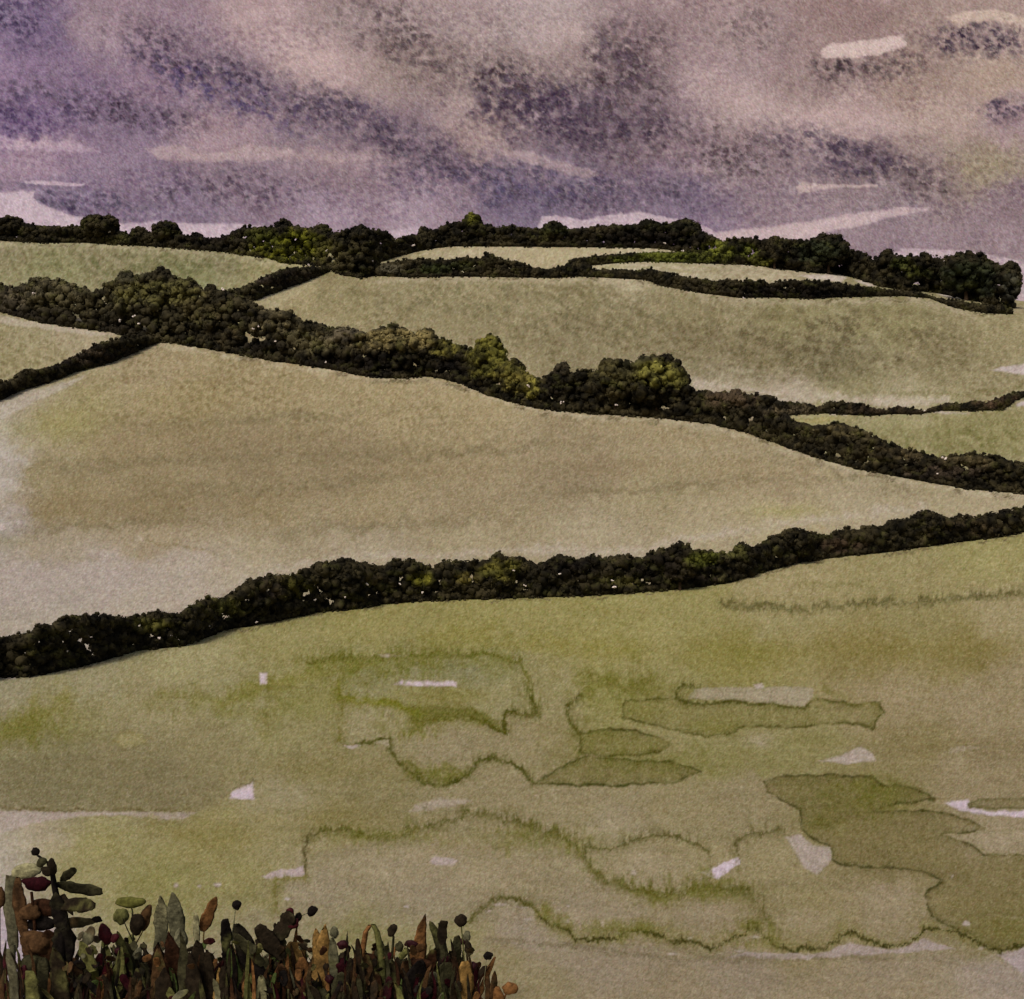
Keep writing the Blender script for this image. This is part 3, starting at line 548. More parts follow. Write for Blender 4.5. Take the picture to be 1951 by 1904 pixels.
    W.C += (vnoise(X / 4.4, Y / 4.4, 98) - .5)[:, None] * 18 + rng.normal(0, 1.0, X.shape)[:, None] * 8 + rng.normal(0, 2.6, W.C.shape)
    low = (~up)[:, None]
    W.C = np.where(low, W.C * np.array([1.0, .997, 1.06]) + np.array([0, 1, 0]), W.C * np.array([.99, 1.0, 1.0]) + np.array([0, 1, 0]))
    return np.clip(W.C, 20, 240)

cols = axis(-30, 1985, 2.2, -5200, 7200, 1.12, 900)
srows = (952 - axis(440, 1930, 2.2, 441, 9000, 1.06, 400)[::-1]) / F
ys = np.exp(np.interp(srows, _ts, _tl)); ys = np.unique(np.clip(ys, .6, YR))
ys = np.concatenate([ys, YR + np.cumsum(3 * 1.13 ** np.arange(34))])
A, YY = np.meshgrid((cols - 975.5) / F, ys)
XX = A * YY; ZZ = gz(XX, YY)
PX, PY = to_px(XX, YY, ZZ)
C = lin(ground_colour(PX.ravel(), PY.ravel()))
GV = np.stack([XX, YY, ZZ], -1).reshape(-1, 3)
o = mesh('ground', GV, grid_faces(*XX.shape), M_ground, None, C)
tag(o, 'rolling pasture of khaki and olive grass with pale bare patches', None, None, 'structure')
# ground under and behind the viewer
gx, gy = np.meshgrid(np.linspace(-60, 60, 13), np.linspace(-60, 1.5, 8))
o = mesh('ground', np.stack([gx, gy, np.full_like(gx, -1.75)], -1).reshape(-1, 3), grid_faces(*gx.shape), M_ground, None, np.tile(lin((146, 136, 98)), (gx.size, 1)))
tag(o, 'level grass where the viewer stands', None, None, 'structure')

# ================================================================= FOLIAGE
def ico(sub=1):
    t = (1 + 5 ** .5) / 2
    V = [(-1, t, 0), (1, t, 0), (-1, -t, 0), (1, -t, 0), (0, -1, t), (0, 1, t), (0, -1, -t), (0, 1, -t), (t, 0, -1), (t, 0, 1), (-t, 0, -1), (-t, 0, 1)]
    Fc = [(0, 11, 5), (0, 5, 1), (0, 1, 7), (0, 7, 10), (0, 10, 11), (1, 5, 9), (5, 11, 4), (11, 10, 2), (10, 7, 6), (7, 1, 8), (3, 9, 4), (3, 4, 2), (3, 2, 6), (3, 6, 8), (3, 8, 9), (4, 9, 5), (2, 4, 11), (6, 2, 10), (8, 6, 7), (9, 8, 1)]
    V = [np.array(v) / np.linalg.norm(v) for v in V]
    for _ in range(sub):
        cache = {}; nf = []
        def mid(a, b):
            k = (min(a, b), max(a, b))
            if k not in cache:
                m = V[a] + V[b]; V.append(m / np.linalg.norm(m)); cache[k] = len(V) - 1
            return cache[k]
        for a, b, c in Fc:
            ab, bc, ca = mid(a, b), mid(b, c), mid(c, a)
            nf += [(a, ab, ca), (b, bc, ab), (c, ca, bc), (ab, bc, ca)]
        Fc = nf
    return np.array(V), np.array(Fc)
IV, IF = ico(1)
IV2, IF2 = ico(2)
VAR = [IV * (1 + rng.uniform(-.38, .3, (len(IV), 1))) for _ in range(12)]

def clumps(P, R, Cc, nleaf=20, paint=True):
    """lumpy leaf clumps: P (n,3) centres, R (n,) radii, Cc (n,3) linear colours -> verts, tris, colours"""
    n = len(P); nv = len(IV)
    vi = rng.integers(0, len(VAR), n); base = np.stack(VAR)[vi]
    an = rng.uniform(0, 6.28, n); ca, sa = np.cos(an)[:, None], np.sin(an)[:, None]
    B = np.stack([base[..., 0] * ca - base[..., 1] * sa, base[..., 0] * sa + base[..., 1] * ca, base[..., 2] * rng.uniform(.75, 1.1, n)[:, None]], -1)
    V = (P[:, None] + B * R[:, None, None]).reshape(-1, 3)
    T = (IF[None] + (np.arange(n) * nv)[:, None, None]).reshape(-1, 3)
    col = np.repeat(Cc, nv, 0) * rng.uniform(.8, 1.2, (n * nv, 1))
    m = n * nleaf
    k = np.repeat(np.arange(n), nleaf)
    d = rng.normal(size=(m, 3)); d /= np.linalg.norm(d, axis=1)[:, None]
    c = P[k] + d * R[k][:, None] * rng.uniform(.9, 1.18, (m, 1))
    q = rng.normal(size=(m, 3)); t1 = np.cross(d, q); t1 /= np.linalg.norm(t1, axis=1)[:, None]
    t2 = np.cross(d, t1) * .6 + d * rng.uniform(.1, .8, (m, 1))
    s = (R[k] * rng.uniform(.18, .46, m))[:, None]
    LV = np.stack([c - t1 * s, c + t2 * s * .7, c + t1 * s, c - t2 * s * .7], 1).reshape(-1, 3)
    i = np.arange(m) * 4
    LT = np.concatenate([np.stack([i, i + 1, i + 2], 1), np.stack([i, i + 2, i + 3], 1)]) + len(V)
    lc = np.repeat(Cc[k] * rng.uniform(.7, 1.45, (m, 1)), 4, 0)
    AV = np.concatenate([V, LV])
    if paint:
        a_, b_ = to_px(AV[:, 0], AV[:, 1], AV[:, 2])
        vc = leafcol(a_, b_)
        f = rng.uniform(.75, 1.3, m); g = np.repeat(rng.uniform(.8, 1.15, n), nv)
        vc[:len(V)] *= g[:, None]
        vc[len(V):] = np.repeat(vc[len(V)::4] * f[:, None], 4, 0)
        return AV, np.concatenate([T, LT]), vc
    return AV, np.concatenate([T, LT]), np.concatenate([col, lc])

# leaf colours met along the hedges: (x, y, rx, ry, colour, strength)
ZONES = [(1180, 712, 60, 26, (84, 84, 50), .6), (1215, 690, 40, 16, (70, 72, 44), .5),
    
    (560, 470, 80, 30, (92, 98, 26), .85), (500, 450, 40, 20, (70, 78, 28), .6), (650, 480, 60, 40, (60, 58, 36), .5), (900, 418, 22, 18, (86, 90, 30), .8), (760, 450, 40, 14, (58, 58, 32), .5),
    (1056, 436, 40, 14, (44, 52, 24), .5), (1270, 492, 110, 12, (86, 98, 34), .75), (1370, 478, 34, 20, (108, 118, 44), .85), (1425, 478, 22, 16, (84, 94, 34), .7), (1450, 500, 24, 10, (92, 98, 36), .7), (1240, 430, 100, 12, (44, 50, 24), .4),
    (1560, 480, 60, 26, (46, 58, 38), .5), (1740, 520, 30, 14, (82, 90, 34), .6), (1715, 500, 22, 14, (60, 70, 30), .6), (1850, 530, 70, 40, (40, 52, 34), .5), (1925, 545, 20, 30, (80, 84, 70), .6),
    (830, 512, 40, 12, (50, 62, 30), .6), (745, 512, 22, 8, (82, 82, 66), .7), (870, 508, 40, 10, (54, 62, 34), .5), (540, 530, 60, 14, (52, 46, 40), .6), (500, 535, 14, 10, (84, 76, 66), .7),
    (80, 555, 80, 26, (86, 84, 60), .75), (20, 570, 30, 30, (80, 76, 62), .6), (220, 570, 60, 18, (76, 74, 50), .5), (300, 560, 80, 26, (104, 106, 56), .75), (250, 525, 50, 14, (60, 62, 46), .5), (380, 590, 60, 26, (78, 74, 44), .5), (430, 630, 60, 30, (66, 58, 38), .4),
    (520, 612, 50, 24, (98, 94, 66), .75), (590, 650, 60, 26, (94, 92, 64), .7), (670, 640, 50, 20, (98, 94, 76), .7), (760, 648, 90, 22, (122, 116, 74), .85), (850, 660, 30, 20, (110, 110, 48), .7), (930, 680, 46, 40, (100, 102, 42), .8), (980, 720, 40, 34, (108, 106, 50), .7),
    (1015, 740, 14, 22, (128, 128, 58), .8), (1070, 700, 26, 18, (80, 76, 56), .5), (1150, 710, 40, 22, (70, 68, 40), .5), (1250, 715, 44, 26, (108, 110, 52), .85), (1290, 720, 22, 24, (96, 98, 46), .6), (1400, 755, 70, 22, (78, 68, 52), .6), (1500, 785, 60, 16, (88, 82, 62), .6), (1600, 820, 60, 14, (84, 80, 52), .6),
    (1700, 865, 60, 16, (76, 70, 48), .5), (1850, 880, 60, 14, (88, 82, 56), .5), (1800, 900, 90, 16, (66, 58, 50), .5), (1700, 780, 120, 14, (60, 50, 40), .4), (1900, 765, 50, 14, (76, 62, 48), .6),
    (180, 680, 90, 20, (60, 52, 42), .5), (440, 1160, 40, 20, (74, 76, 30), .6), (300, 1190, 50, 12, (80, 82, 34), .6), (560, 1115, 36, 26, (78, 78, 30), .6), (520, 1125, 30, 30, (74, 66, 54), .5), (720, 1110, 40, 16, (72, 66, 50), .5), (800, 1105, 28, 14, (102, 104, 36), .85), (890, 1100, 24, 14, (98, 94, 46), .7),
    (955, 1085, 44, 20, (94, 94, 40), .75), (1340, 1066, 34, 16, (84, 92, 34), .8), (1400, 1050, 30, 16, (80, 84, 42), .6), (1190, 1108, 40, 10, (86, 86, 44), .7), (1350, 1100, 60, 8, (78, 70, 56), .6), (1600, 1040, 60, 14, (60, 48, 38), .5), (1850, 1005, 70, 14, (60, 52, 34), .5), (80, 1240, 40, 10, (70, 70, 34), .5), (200, 1200, 60, 12, (50, 46, 32), .4)]
BLACK = [(60, 600, 100, 12), (230, 620, 60, 20), (720, 690, 55, 26), (630, 690, 60, 14), (500, 660, 60, 14), (860, 700, 40, 18), (470, 600, 40, 14), (1060, 730, 18, 30), (400, 440, 70, 30), (1500, 556, 120, 16), (1230, 455, 120, 16), (1250, 1080, 60, 30), (1090, 1080, 60, 20)]
def leafcol(px, row):
    px = np.asarray(px, float); row = np.asarray(row, float)
    n1 = fbm(px / 15, row / 11, 301, 3, .6); n2 = fbm(px / 7, row / 9, 311, 3, .6)
    c = np.tile(np.array([43., 38., 26.]), (len(px), 1)) * (1 + .5 * n1)[:, None]
    for (x, y, rx, ry, col, a) in ZONES:
        k = (np.abs(px - x) < rx * 1.7) & (np.abs(row - y) < ry * 1.9)
        if not k.any(): continue
        m = np.exp(-(((px[k] - x) / rx) ** 2 + ((row[k] - y) / ry) ** 2) ** 1.4)
        hit = sm(.12, .62, m * (a + .35) + n1[k] * .55 + n2[k] * .25 - .12)[:, None] * min(1, a + .15)
        c[k] = c[k] * (1 - hit) + np.array(col, float) * np.array([.93, .87, .93]) * hit
    for (x, y, rx, ry) in BLACK:
        m = np.exp(-(((px - x) / rx) ** 2 + ((row - y) / ry) ** 2) ** 1.5)[:, None] * .9
        c = c * (1 - m) + np.array([22., 18., 15.]) * m
    dab = sm(.62, .3, cell(px / 17 + n2 * .3, row / 14 + n2 * .3, 9)) * sm(-.25, .2, fbm(px / 40, row / 24, 331, 2, .5) + .1)
    c *= (1 - .55 * dab)[:, None]
    g = sm(.2, .45, fbm(px / 20, row / 12, 341, 3, .6))[:, None] * .45
    c = c * (1 - g) + np.array([62., 62., 28.]) * g
    mid = (np.exp(-((px - 330) / 420) ** 2) * np.exp(-((row - 590) / 60) ** 2))[:, None] * .3
    c = c * (1 - mid) + np.array([70., 64., 48.]) * mid * (1 + .4 * n2[:, None])
    c = c * np.array([1.0, 1.02, .98])
    return lin(np.clip(c, 8, 200)) * 1.28

def hedge_clumps(top, base, r0, r1, dens=2.6, depth=.5, trees=()):
    tx = np.array([p[0] for p in top], float); ty = np.array([p[1] for p in top], float)
    bx = np.array([p[0] for p in base], float); by = np.array([p[1] for p in base], float)
    lo, hi = min(tx[0], bx[0]), max(tx[-1], bx[-1])
    step = r0 * .8
    cen, rad = [], []
    def put(px, row, brow, r, back):
        X, Yd, Z = ray_ground(px, brow)
        s = Yd / F
        hgt = max(0., (brow - row)) * s
        thick = max((brow - row), 0) * 0 + (np.interp(px, bx, by) - np.interp(px, tx, ty)) * s * depth
        y2 = Yd + back * thick
        cen.append((X * y2 / Yd * 0 + X + (0 if True else 0), y2, max(Z + hgt, float(gz(X, y2)) + r * s * .25))); rad.append(r * s)
    x = lo
    while x <= hi:
        T = np.interp(x, tx, ty); B = np.interp(x, bx, by); th = B - T
        rr = min(random.uniform(r0, r1), th * .5)
        put(x + random.uniform(-2, 2), T + rr * .9, B, rr, random.uniform(.2, .7))
        rb = min(random.uniform(r0, r1) * .8, th * .45)
        put(x + random.uniform(-2, 2), B - rb * .75, B, rb, random.uniform(-.05, .2))
        if random.random() < .3: put(x + random.uniform(-2, 2), T + random.uniform(-2.5, 1), B, rr * .45, random.uniform(.1, .5))
        if random.random() < .3: put(x + random.uniform(-2, 2), B + random.uniform(-1, 1.5), B + 2, rb * .4, 0)
        n = dens * th * step / (math.pi * ((r0 + r1) / 2) ** 2)
        n = int(n) + (random.random() < n % 1)
        for _ in range(n):
            r = min(random.uniform(r0, r1), th * .42)
            row = random.uniform(T + r, B - r * .6)
            put(x + random.uniform(-step, step), row, B, r, random.uniform(-.1, .6))
        x += step
    P = np.array(cen); R = np.array(rad)
    px, row = to_px(P[:, 0], P[:, 1], P[:, 2])
    return clumps(P, R, np.zeros((len(P), 3)))

HEDGES = []
def hedge(name, label, cat, group, top, base, r0, r1, dots=(), **k):
    mx = base[len(base) // 2]
    loc = ray_ground(*mx)
    root = empty(name, loc, label, cat, group)
    V, T, C_ = hedge_clumps(top, base, r0, r1, **k)
    mesh('foliage', V, T, M_leaf, root, C_, origin=loc)
    bxs = [p[0] for p in base]; bys = [p[1] for p in base]
    if dots:  # pale clumps added in front of the foliage, standing for gaps through it
        P, R = [], []
        for (px, row, r) in dots:
            B = float(np.interp(px, bxs, bys)); X, Yd, Z = ray_ground(px, max(B, row + 1)); s = Yd / F
            th = (B - np.interp(px, [p[0] for p in top], [p[1] for p in top])) * s
            yf = Yd - max(.25 * r1 * 2.2 * s, .1) - 0.12 * th
            for q in range(3):
                P.append(((px - 975.5) / F * yf + random.uniform(-.7, .7) * r * s, yf, (952 - row) / F * yf + random.uniform(-.4, .4) * r * s)); R.append(r * s * random.uniform(.3, .5))
        V, T, C_ = clumps(np.array(P), np.array(R), np.tile(lin((216, 204, 198)), (len(P), 1)) * 1.05, 4, False)
        mesh('gap_clump', V, T, M_gap, root, C_, origin=loc)
    return root

# --- outlines
FRONT_TOP = [(0, 1216), (50, 1206), (65, 1191), (85, 1195), (120, 1176), (180, 1174), (250, 1178), (295, 1166), (340, 1171), (370, 1151), (395, 1139), (412, 1146), (430, 1136), (450, 1126), (470, 1106), (510, 1098), (560, 1098), (605, 1074), (655, 1072), (700, 1076), (725, 1082), (750, 1068), (800, 1074), (822, 1084), (850, 1068), (900, 1072), (950, 1066), (985, 1062), (1020, 1078), (1070, 1060), (1100, 1070), (1130, 1058), (1150, 1066), (1185, 1057), (1225, 1066), (1255, 1048), (1295, 1046), (1335, 1050), (1385, 1056), (1415, 1046), (1443, 1044), (1475, 1022), (1515, 1018), (1560, 1018), (1585, 1020), (1610, 1007), (1640, 1012), (1660, 1002), (1690, 1004), (1705, 992), (1765, 985), (1800, 983), (1820, 990), (1835, 983), (1852, 990), (1900, 976), (1951, 969)]
def cut(pts, a, b):
    xs = [p[0] for p in pts]; ysv = [p[1] for p in pts]
    return [(a, float(np.interp(a, xs, ysv)))] + [p for p in pts if a < p[0] < b] + [(b, float(np.interp(b, xs, ysv)))]
def wide(pts, a, b, ya, yb):
    return ([(a, ya)] if a is not None else []) + pts + ([(b, yb)] if b is not None else [])
FB = wide(FRONT_BASE, -190, 2150, 1330, 975); FT = wide(FRONT_TOP, -190, 2150, 1250, 925)
hedge('hedgerow', 'dark thorny hedgerow sweeping along the far edge of the near green meadow', 'hedge', 'field hedges', FT, FB, 7, 12.5,
      [(127, 1241, 3), (207, 1232, 4), (303, 1216, 3.5), (326, 1212, 3), (397, 1193, 3.2), (490, 1186, 3.5), (600, 1143, 3), (659, 1138, 3), (700, 1113, 4.5), (763, 1113, 3.2), (804, 1130, 4), (978, 1087, 4), (1000, 1116, 3.2), (1067, 1094, 3), (1168, 1106, 4), (1170, 1119, 4.5), (1290, 1102, 4)], dens=3.0)

MID_BASE = [(0, 594), (72, 614), (144, 625), (216, 634), (259, 643), (295, 650), (360, 659), (450, 675), (540, 691), (630, 704), (702, 718), (768, 722), (815, 717), (869, 727), (930, 753), (984, 769), (1031, 780), (1120, 788), (1249, 796), (1357, 808), (1429, 826), (1483, 845), (1555, 872), (1645, 896), (1753, 916), (1843, 932), (1951, 941)]
MID_TOP = [(0, 541), (22, 548), (47, 536), (83, 532), (112, 533), (130, 542), (158, 548), (176, 555), (202, 542), (230, 524), (274, 521), (310, 518), (335, 529), (360, 532), (382, 550), (403, 544), (425, 551), (461, 565), (482, 577), (504, 591), (522, 588), (551, 592), (576, 614), (605, 613), (626, 624), (666, 626), (700, 634), (747, 640), (800, 640), (840, 645), (876, 660), (919, 668), (960, 690), (1006, 712), (1027, 722), (1049, 712), (1092, 708), (1135, 705), (1164, 705), (1236, 710), (1283, 715), (1308, 728), (1323, 744), (1357, 746), (1403, 748), (1436, 751), (1479, 753), (1493, 778), (1510, 800), (1555, 812), (1608, 805), (1655, 823), (1680, 840), (1735, 858), (1799, 873), (1861, 863), (1915, 873), (1951, 885)]
MB = wide(MID_BASE, -190, 2150, 560, 960); MT = wide(MID_TOP, -190, 2150, 505, 912)
hedge('hedgerow', 'broad mottled olive and black hedgerow running down across the whole hillside', 'hedge', 'field hedges', MT, MB, 6, 11,
      [(65, 559, 4), (226, 612, 4.5), (256, 603, 4), (263, 617, 3.5), (424, 551, 4.5), (484, 627, 4), (492, 622, 3), (524, 651, 4), (1006, 736, 5.5), (1071, 767, 4.5), (1175, 771, 3.5), (1799, 874, 5), (620, 690, 3), (1786, 902, 3)], dens=2.8)
hedge('hedgerow', 'thin gappy hedgerow branching right from the broad hillside hedge', 'hedge', 'field hedges',
      [(1480, 766), (1493, 766), (1537, 768), (1560, 777), (1583, 764), (1630, 768), (1659, 776), (1690, 782), (1709, 774), (1753, 780), (1757, 786), (1771, 778), (1807, 768), (1839, 769), (1857, 762), (1879, 769), (1907, 758), (1933, 748), (1951, 746), (2150, 722)],
      [(1480, 792), (1493, 792), (1573, 788), (1655, 793), (1699, 789), (1753, 790), (1757, 789), (1789, 783), (1853, 783), (1907, 782), (1933, 764), (1951, 756), (2150, 735)], 4.5, 8, [(1760, 783, 3)], dens=2.2)
hedge('hedgerow', 'narrow dark hedgerow climbing from the left edge to the broad hillside hedge', 'hedge', 'field hedges',
      [(-190, 775), (0, 728), (22, 722), (34, 716), (44, 706), (94, 700), (119, 689), (158, 671), (187, 653), (216, 645), (252, 639), (300, 640)],
      [(-190, 815), (0, 762), (36, 745), (90, 729), (144, 708), (198, 695), (252, 673), (300, 652)], 5.5, 9, dens=2.6)
hedge('hedgerow', 'short grey brown hedgerow joining the hillside hedge to the skyline wood', 'hedge', 'field hedges',
      [(425, 556), (468, 545), (504, 527), (540, 512), (576, 507), (625, 508)], [(425, 580), (479, 574), (540, 551), (576, 538), (625, 518)], 4.5, 7.5, [(588, 505, 3)], dens=2.6)
hedge('hedgerow', 'low dark hedgerow under the pale strip fields below the skyline', 'hedge', 'field hedges',
      [(714, 516), (732, 503), (779, 493), (855, 494), (883, 489), (912, 492), (948, 492), (984, 496), (1013, 508), (1045, 513), (1074, 507), (1092, 500), (1121, 505), (1128, 513), (1214, 515), (1243, 512), (1290, 525), (1326, 530), (1375, 536), (1385, 530), (1400, 533), (1415, 538), (1425, 529), (1440, 538), (1450, 530), (1462, 540), (1508, 533), (1537, 533), (1591, 537), (1645, 546), (1681, 551), (1753, 557), (1789, 568), (1861, 578), (1925, 586)],
      [(714, 526), (786, 529), (876, 527), (984, 529), (1056, 530), (1103, 527), (1182, 531), (1236, 534), (1258, 544), (1297, 551), (1339, 559), (1411, 568), (1465, 567), (1544, 570), (1591, 567), (1717, 564), (1771, 569), (1825, 588), (1879, 597), (1925, 599)], 4.2, 7.5,
      [(983, 495, 2.5), (1418, 568, 3.5), (711, 498, 3)], dens=2.8)
hedge('hedgerow', 'bright green hedgerow between the two pale strip fields under the skyline', 'hedge', 'field hedges',
      [(1086, 497), (1092, 492), (1168, 484), (1254, 480), (1330, 480), (1400, 485)], [(1086, 508), (1128, 506), (1182, 501), (1236, 499), (1330, 502), (1400, 504)], 3.8, 6, [(1300, 478, 3)], dens=2.6)
hedge('hedgerow', 'brown black tree belt on the skyline above the top left field', 'hedge', 'skyline woods',
      [(-190, 408), (0, 418), (36, 424), (76, 429), (151, 431), (194, 430), (241, 444), (262, 446), (290, 442), (340, 444), (360, 448), (374, 444), (392, 453), (436, 449), (443, 441), (464, 431)],
      [(-190, 455), (0, 459), (72, 463), (162, 463), (216, 466), (288, 470), (360, 475), (432, 481), (464, 487)], 5, 8.5, [(178, 440, 4), (209, 441, 4.5), (463, 453, 3)], dens=2.8)
hedge('hedgerow', 'thick mossy green wood on the skyline left of the pale strip fields', 'hedge', 'skyline woods',
      [(464, 431), (518, 430), (540, 428), (558, 430), (612, 434), (634, 442), (666, 434), (702, 433), (736, 440), (748, 457)],
      [(464, 487), (511, 492), (540, 502), (583, 505), (623, 509), (648, 524), (690, 531), (712, 524), (722, 500), (748, 491)], 5.5, 9, [(623, 478, 3.5)], dens=2.8)
hedge('hedgerow', 'long dark green tree belt on the central skyline above the pale strip fields', 'hedge', 'skyline woods',
      [(748, 457), (775, 448), (797, 445), (826, 438), (855, 424), (883, 421), (919, 424), (930, 431), (984, 430), (1027, 435), (1056, 430), (1092, 435), (1157, 428), (1236, 426), (1297, 424), (1326, 431), (1349, 444), (1375, 458)],
      [(748, 491), (804, 477), (858, 470), (948, 470), (1056, 471), (1164, 472), (1236, 473), (1272, 476), (1330, 486), (1375, 500)], 5, 8.5, [(787, 468, 4.5), (1266, 464, 3)], dens=2.8)
hedge('hedgerow', 'deep dark green wood dropping along the right hand skyline', 'hedge', 'skyline woods',
      [(1375, 457), (1421, 454), (1472, 455), (1515, 454), (1560, 456), (1600, 460), (1623, 476), (1645, 479), (1666, 494), (1691, 484), (1742, 486), (1771, 488), (1807, 490), (1861, 490), (1907, 500), (1930, 512)],
      [(1375, 502), (1429, 505), (1479, 512), (1555, 521), (1601, 522), (1645, 534), (1681, 547), (1735, 556), (1771, 556), (1861, 574), (1915, 588), (1932, 588)], 5.5, 10, [(1800, 497, 2.5), (1765, 552, 4)], dens=2.9)

# --- single trees
def tree(px, base, top, rx, label, group, r=7, trunk=True):
    X, Yd, Z = ray_ground(px, base)
    s = Yd / F
    root = empty('hedge_tree' if group != 'trees on the skyline' else 'skyline_tree', (X, Yd, Z), label, 'tree', group)
    H = (base - top) * s; W_ = rx * s
    cz = Z + H * .56; hz = H * .46
    yc = Yd - W_ * .15
    n = int(16 + 2.2 * rx * (base - top) / (r * r))
    P, R = [], []
    while len(P) < n:
        d = np.array([random.gauss(0, 1), random.gauss(0, 1), random.gauss(0, 1)]); d /= np.linalg.norm(d)
        q = random.uniform(.45, 1) ** .5
        rr = r * s * random.uniform(.65, 1.3)
        x = d[0] * q * max(W_ - rr, .1); y = d[1] * q * max(W_ - rr, .1) * .8; z = d[2] * q * max(hz - rr, .1)
        if d[2] < 0: x *= 1.0
        P.append((X + x, yc + y, cz + z)); R.append(rr)
    P = np.array(P); R = np.array(R)
    a, b = to_px(P[:, 0], P[:, 1], P[:, 2])
    V, T, C_ = clumps(P, R, np.zeros((len(P), 3)), 22)
    mesh('crown', V, T, M_leaf, root, C_, origin=(X, Yd, Z))
    tv, tf = [], []
    tr = max(H * .035, .08)
    lean = random.uniform(-.06, .06) * H
    levels = [(0, 1.3), (.15, 1.0), (.4, .75), (.8, .3)]
    for (h, k) in levels:
        for i in range(7): tv.append((X + lean * h + tr * k * math.cos(i * .8976), yc + tr * k * math.sin(i * .8976), Z - .3 + h * H))
    for l in range(3):
        for i in range(7): tf.append((l * 7 + i, l * 7 + (i + 1) % 7, (l + 1) * 7 + (i + 1) % 7, (l + 1) * 7 + i))
    for k in range(4):      # limbs
        n0 = len(tv); an = k * 1.6 + random.random(); h0 = .3 + .1 * k
        for (t, q) in ((0, .45), (1, .12)):
            for i in range(4):
                tv.append((X + lean * h0 + math.cos(an) * W_ * .55 * t + tr * q * math.cos(i * 1.57), yc + math.sin(an) * W_ * .4 * t + tr * q * math.sin(i * 1.57), Z + h0 * H + t * H * .25))
        for i in range(4): tf.append((n0 + i, n0 + (i + 1) % 4, n0 + 4 + (i + 1) % 4, n0 + 4 + i))
    mesh('trunk', tv, tf, M_wood, root, np.tile(lin((58, 46, 34)), (len(tv), 1)), origin=(X, Yd, Z))
for t in [
    (22, 459, 411, 32, 'wide flat topped dark tree at the left end of the skyline', 6),
    (194, 464, 409, 42, 'tall rounded dark tree on the skyline with two pale gaps', 6), (266, 468, 432, 19, 'small rounded dark tree just right of the tall domed skyline tree', 5),
    (318, 471, 421, 30, 'rounded brown black tree on the skyline above the top left field', 6), (374, 474, 443, 12, 'tiny round tree in the dip of the left skyline belt', 4.5),
    (540, 488, 414, 24, 'peaked mossy tree standing up from the green skyline wood', 6), (612, 496, 426, 28, 'round dark tree at the right shoulder of the mossy skyline wood', 6),
    (686, 515, 430, 34, 'broad dark tree at the lower right end of the mossy skyline wood', 7), (808, 472, 429, 13, 'small round dark tree where the central skyline belt begins', 5),
    (900, 468, 405, 23, 'bright green pointed tree, highest on the central skyline', 5.5), (1056, 470, 420, 26, 'low pointed dark green tree in the middle of the central skyline belt', 6),
    (1236, 472, 419, 30, 'dark domed tree in the right half of the central skyline belt', 6), (1303, 478, 417, 36, 'large dark tree ending the central skyline belt', 6.5),
    (1475, 513, 450, 20, 'small round topped dark tree at the left of the right hand wood', 6), (1577, 522, 445, 44, 'tallest domed dark green tree of the right hand wood', 7),
    (1691, 546, 475, 20, 'narrow dark tree beside the notch in the right hand wood', 6), (1762, 556, 481, 20, 'green flecked tree in the middle of the right hand wood', 6),
    (1838, 572, 477, 52, 'broad dark tree near the right end of the skyline wood', 8), (1925, 586, 495, 22, 'grey green tree at the very right end of the skyline wood', 6)]:
    tree(t[0], t[1], t[2], t[3], t[4], 'trees on the skyline', t[5])
for t in [
    (930, 527, 478, 17, 'small peaked tree in the low hedge under the pale strip fields', 5),
    (82, 606, 527, 40, 'grey olive tree at the left end of the broad hillside hedge', 7), (248, 634, 514, 34, 'dark domed tree left of the fork in the hillside hedge', 7),
    (306, 645, 507, 36, 'tallest round olive tree at the fork in the hillside hedge', 7), (360, 655, 528, 22, 'small round tree right of the tall one at the hedge fork', 6),
    (404, 664, 538, 18, 'little round tree beside the grey brown link hedge', 6), (747, 712, 618, 58, 'wide pale olive tree in the middle of the hillside hedge', 8),
    (812, 716, 626, 34, 'pale olive tree sloping down beside the wide one', 7), (932, 748, 638, 38, 'steep sided olive green tree above the dip in the hillside hedge', 8), (980, 765, 684, 28, 'low olive tree leaning into the dip of the hillside hedge', 7),
    (1071, 782, 687, 21, 'small round topped dark tree just right of the hedge dip', 6), (1172, 790, 680, 48, 'dark tree left of the big domed green tree', 8), (1250, 794, 673, 66, 'big domed green tree in the right half of the hillside hedge', 9),
    (1403, 812, 739, 24, 'low rounded grey brown tree in the hillside hedge right of the big dome', 6.5),
    (655, 1160, 1061, 42, 'wide dark bush rising above the left half of the front hedge', 8.5), (955, 1140, 1051, 32, 'olive topped bush in the centre of the front hedge', 8),
    (1295, 1124, 1031, 38, 'black domed bush in the right half of the front hedge', 8), (1415, 1102, 1030, 22, 'small green rounded bush between two black ones in the front hedge', 7),
    (1515, 1073, 1004, 42, 'broad black domed bush in the front hedge right of the green one', 8), (1765, 1040, 969, 30, 'black peaked bush near the right end of the front hedge', 7.5)]:
    tree(t[0], t[1], t[2], t[3], t[4], 'trees in the field hedges', t[5])
# pale clumps standing for gaps in the big trees belong to the hedges above

# ================================================================= FOREGROUND PLANTS
def P3(px, row, y): return np.array([(px - 975.5) / F * y, y, (952 - row) / F * y])
K = dict(blk=(24, 20, 18), dk=(40, 33, 24), dol=(58, 56, 38), ol=(92, 92, 52), moss=(86, 86, 42), gry=(88, 86, 66), pgr=(134, 130, 98), rust=(112, 78, 46), och=(132, 103, 58), brn=(72, 52, 33), dbr=(54, 34, 22), red=(60, 15, 22), mar=(46, 14, 20), grn=(66, 78, 40))
def pc(n): return lin(K[n]) * (.8 if n in ('blk', 'dk', 'dbr', 'mar', 'red', 'dol') else .95)

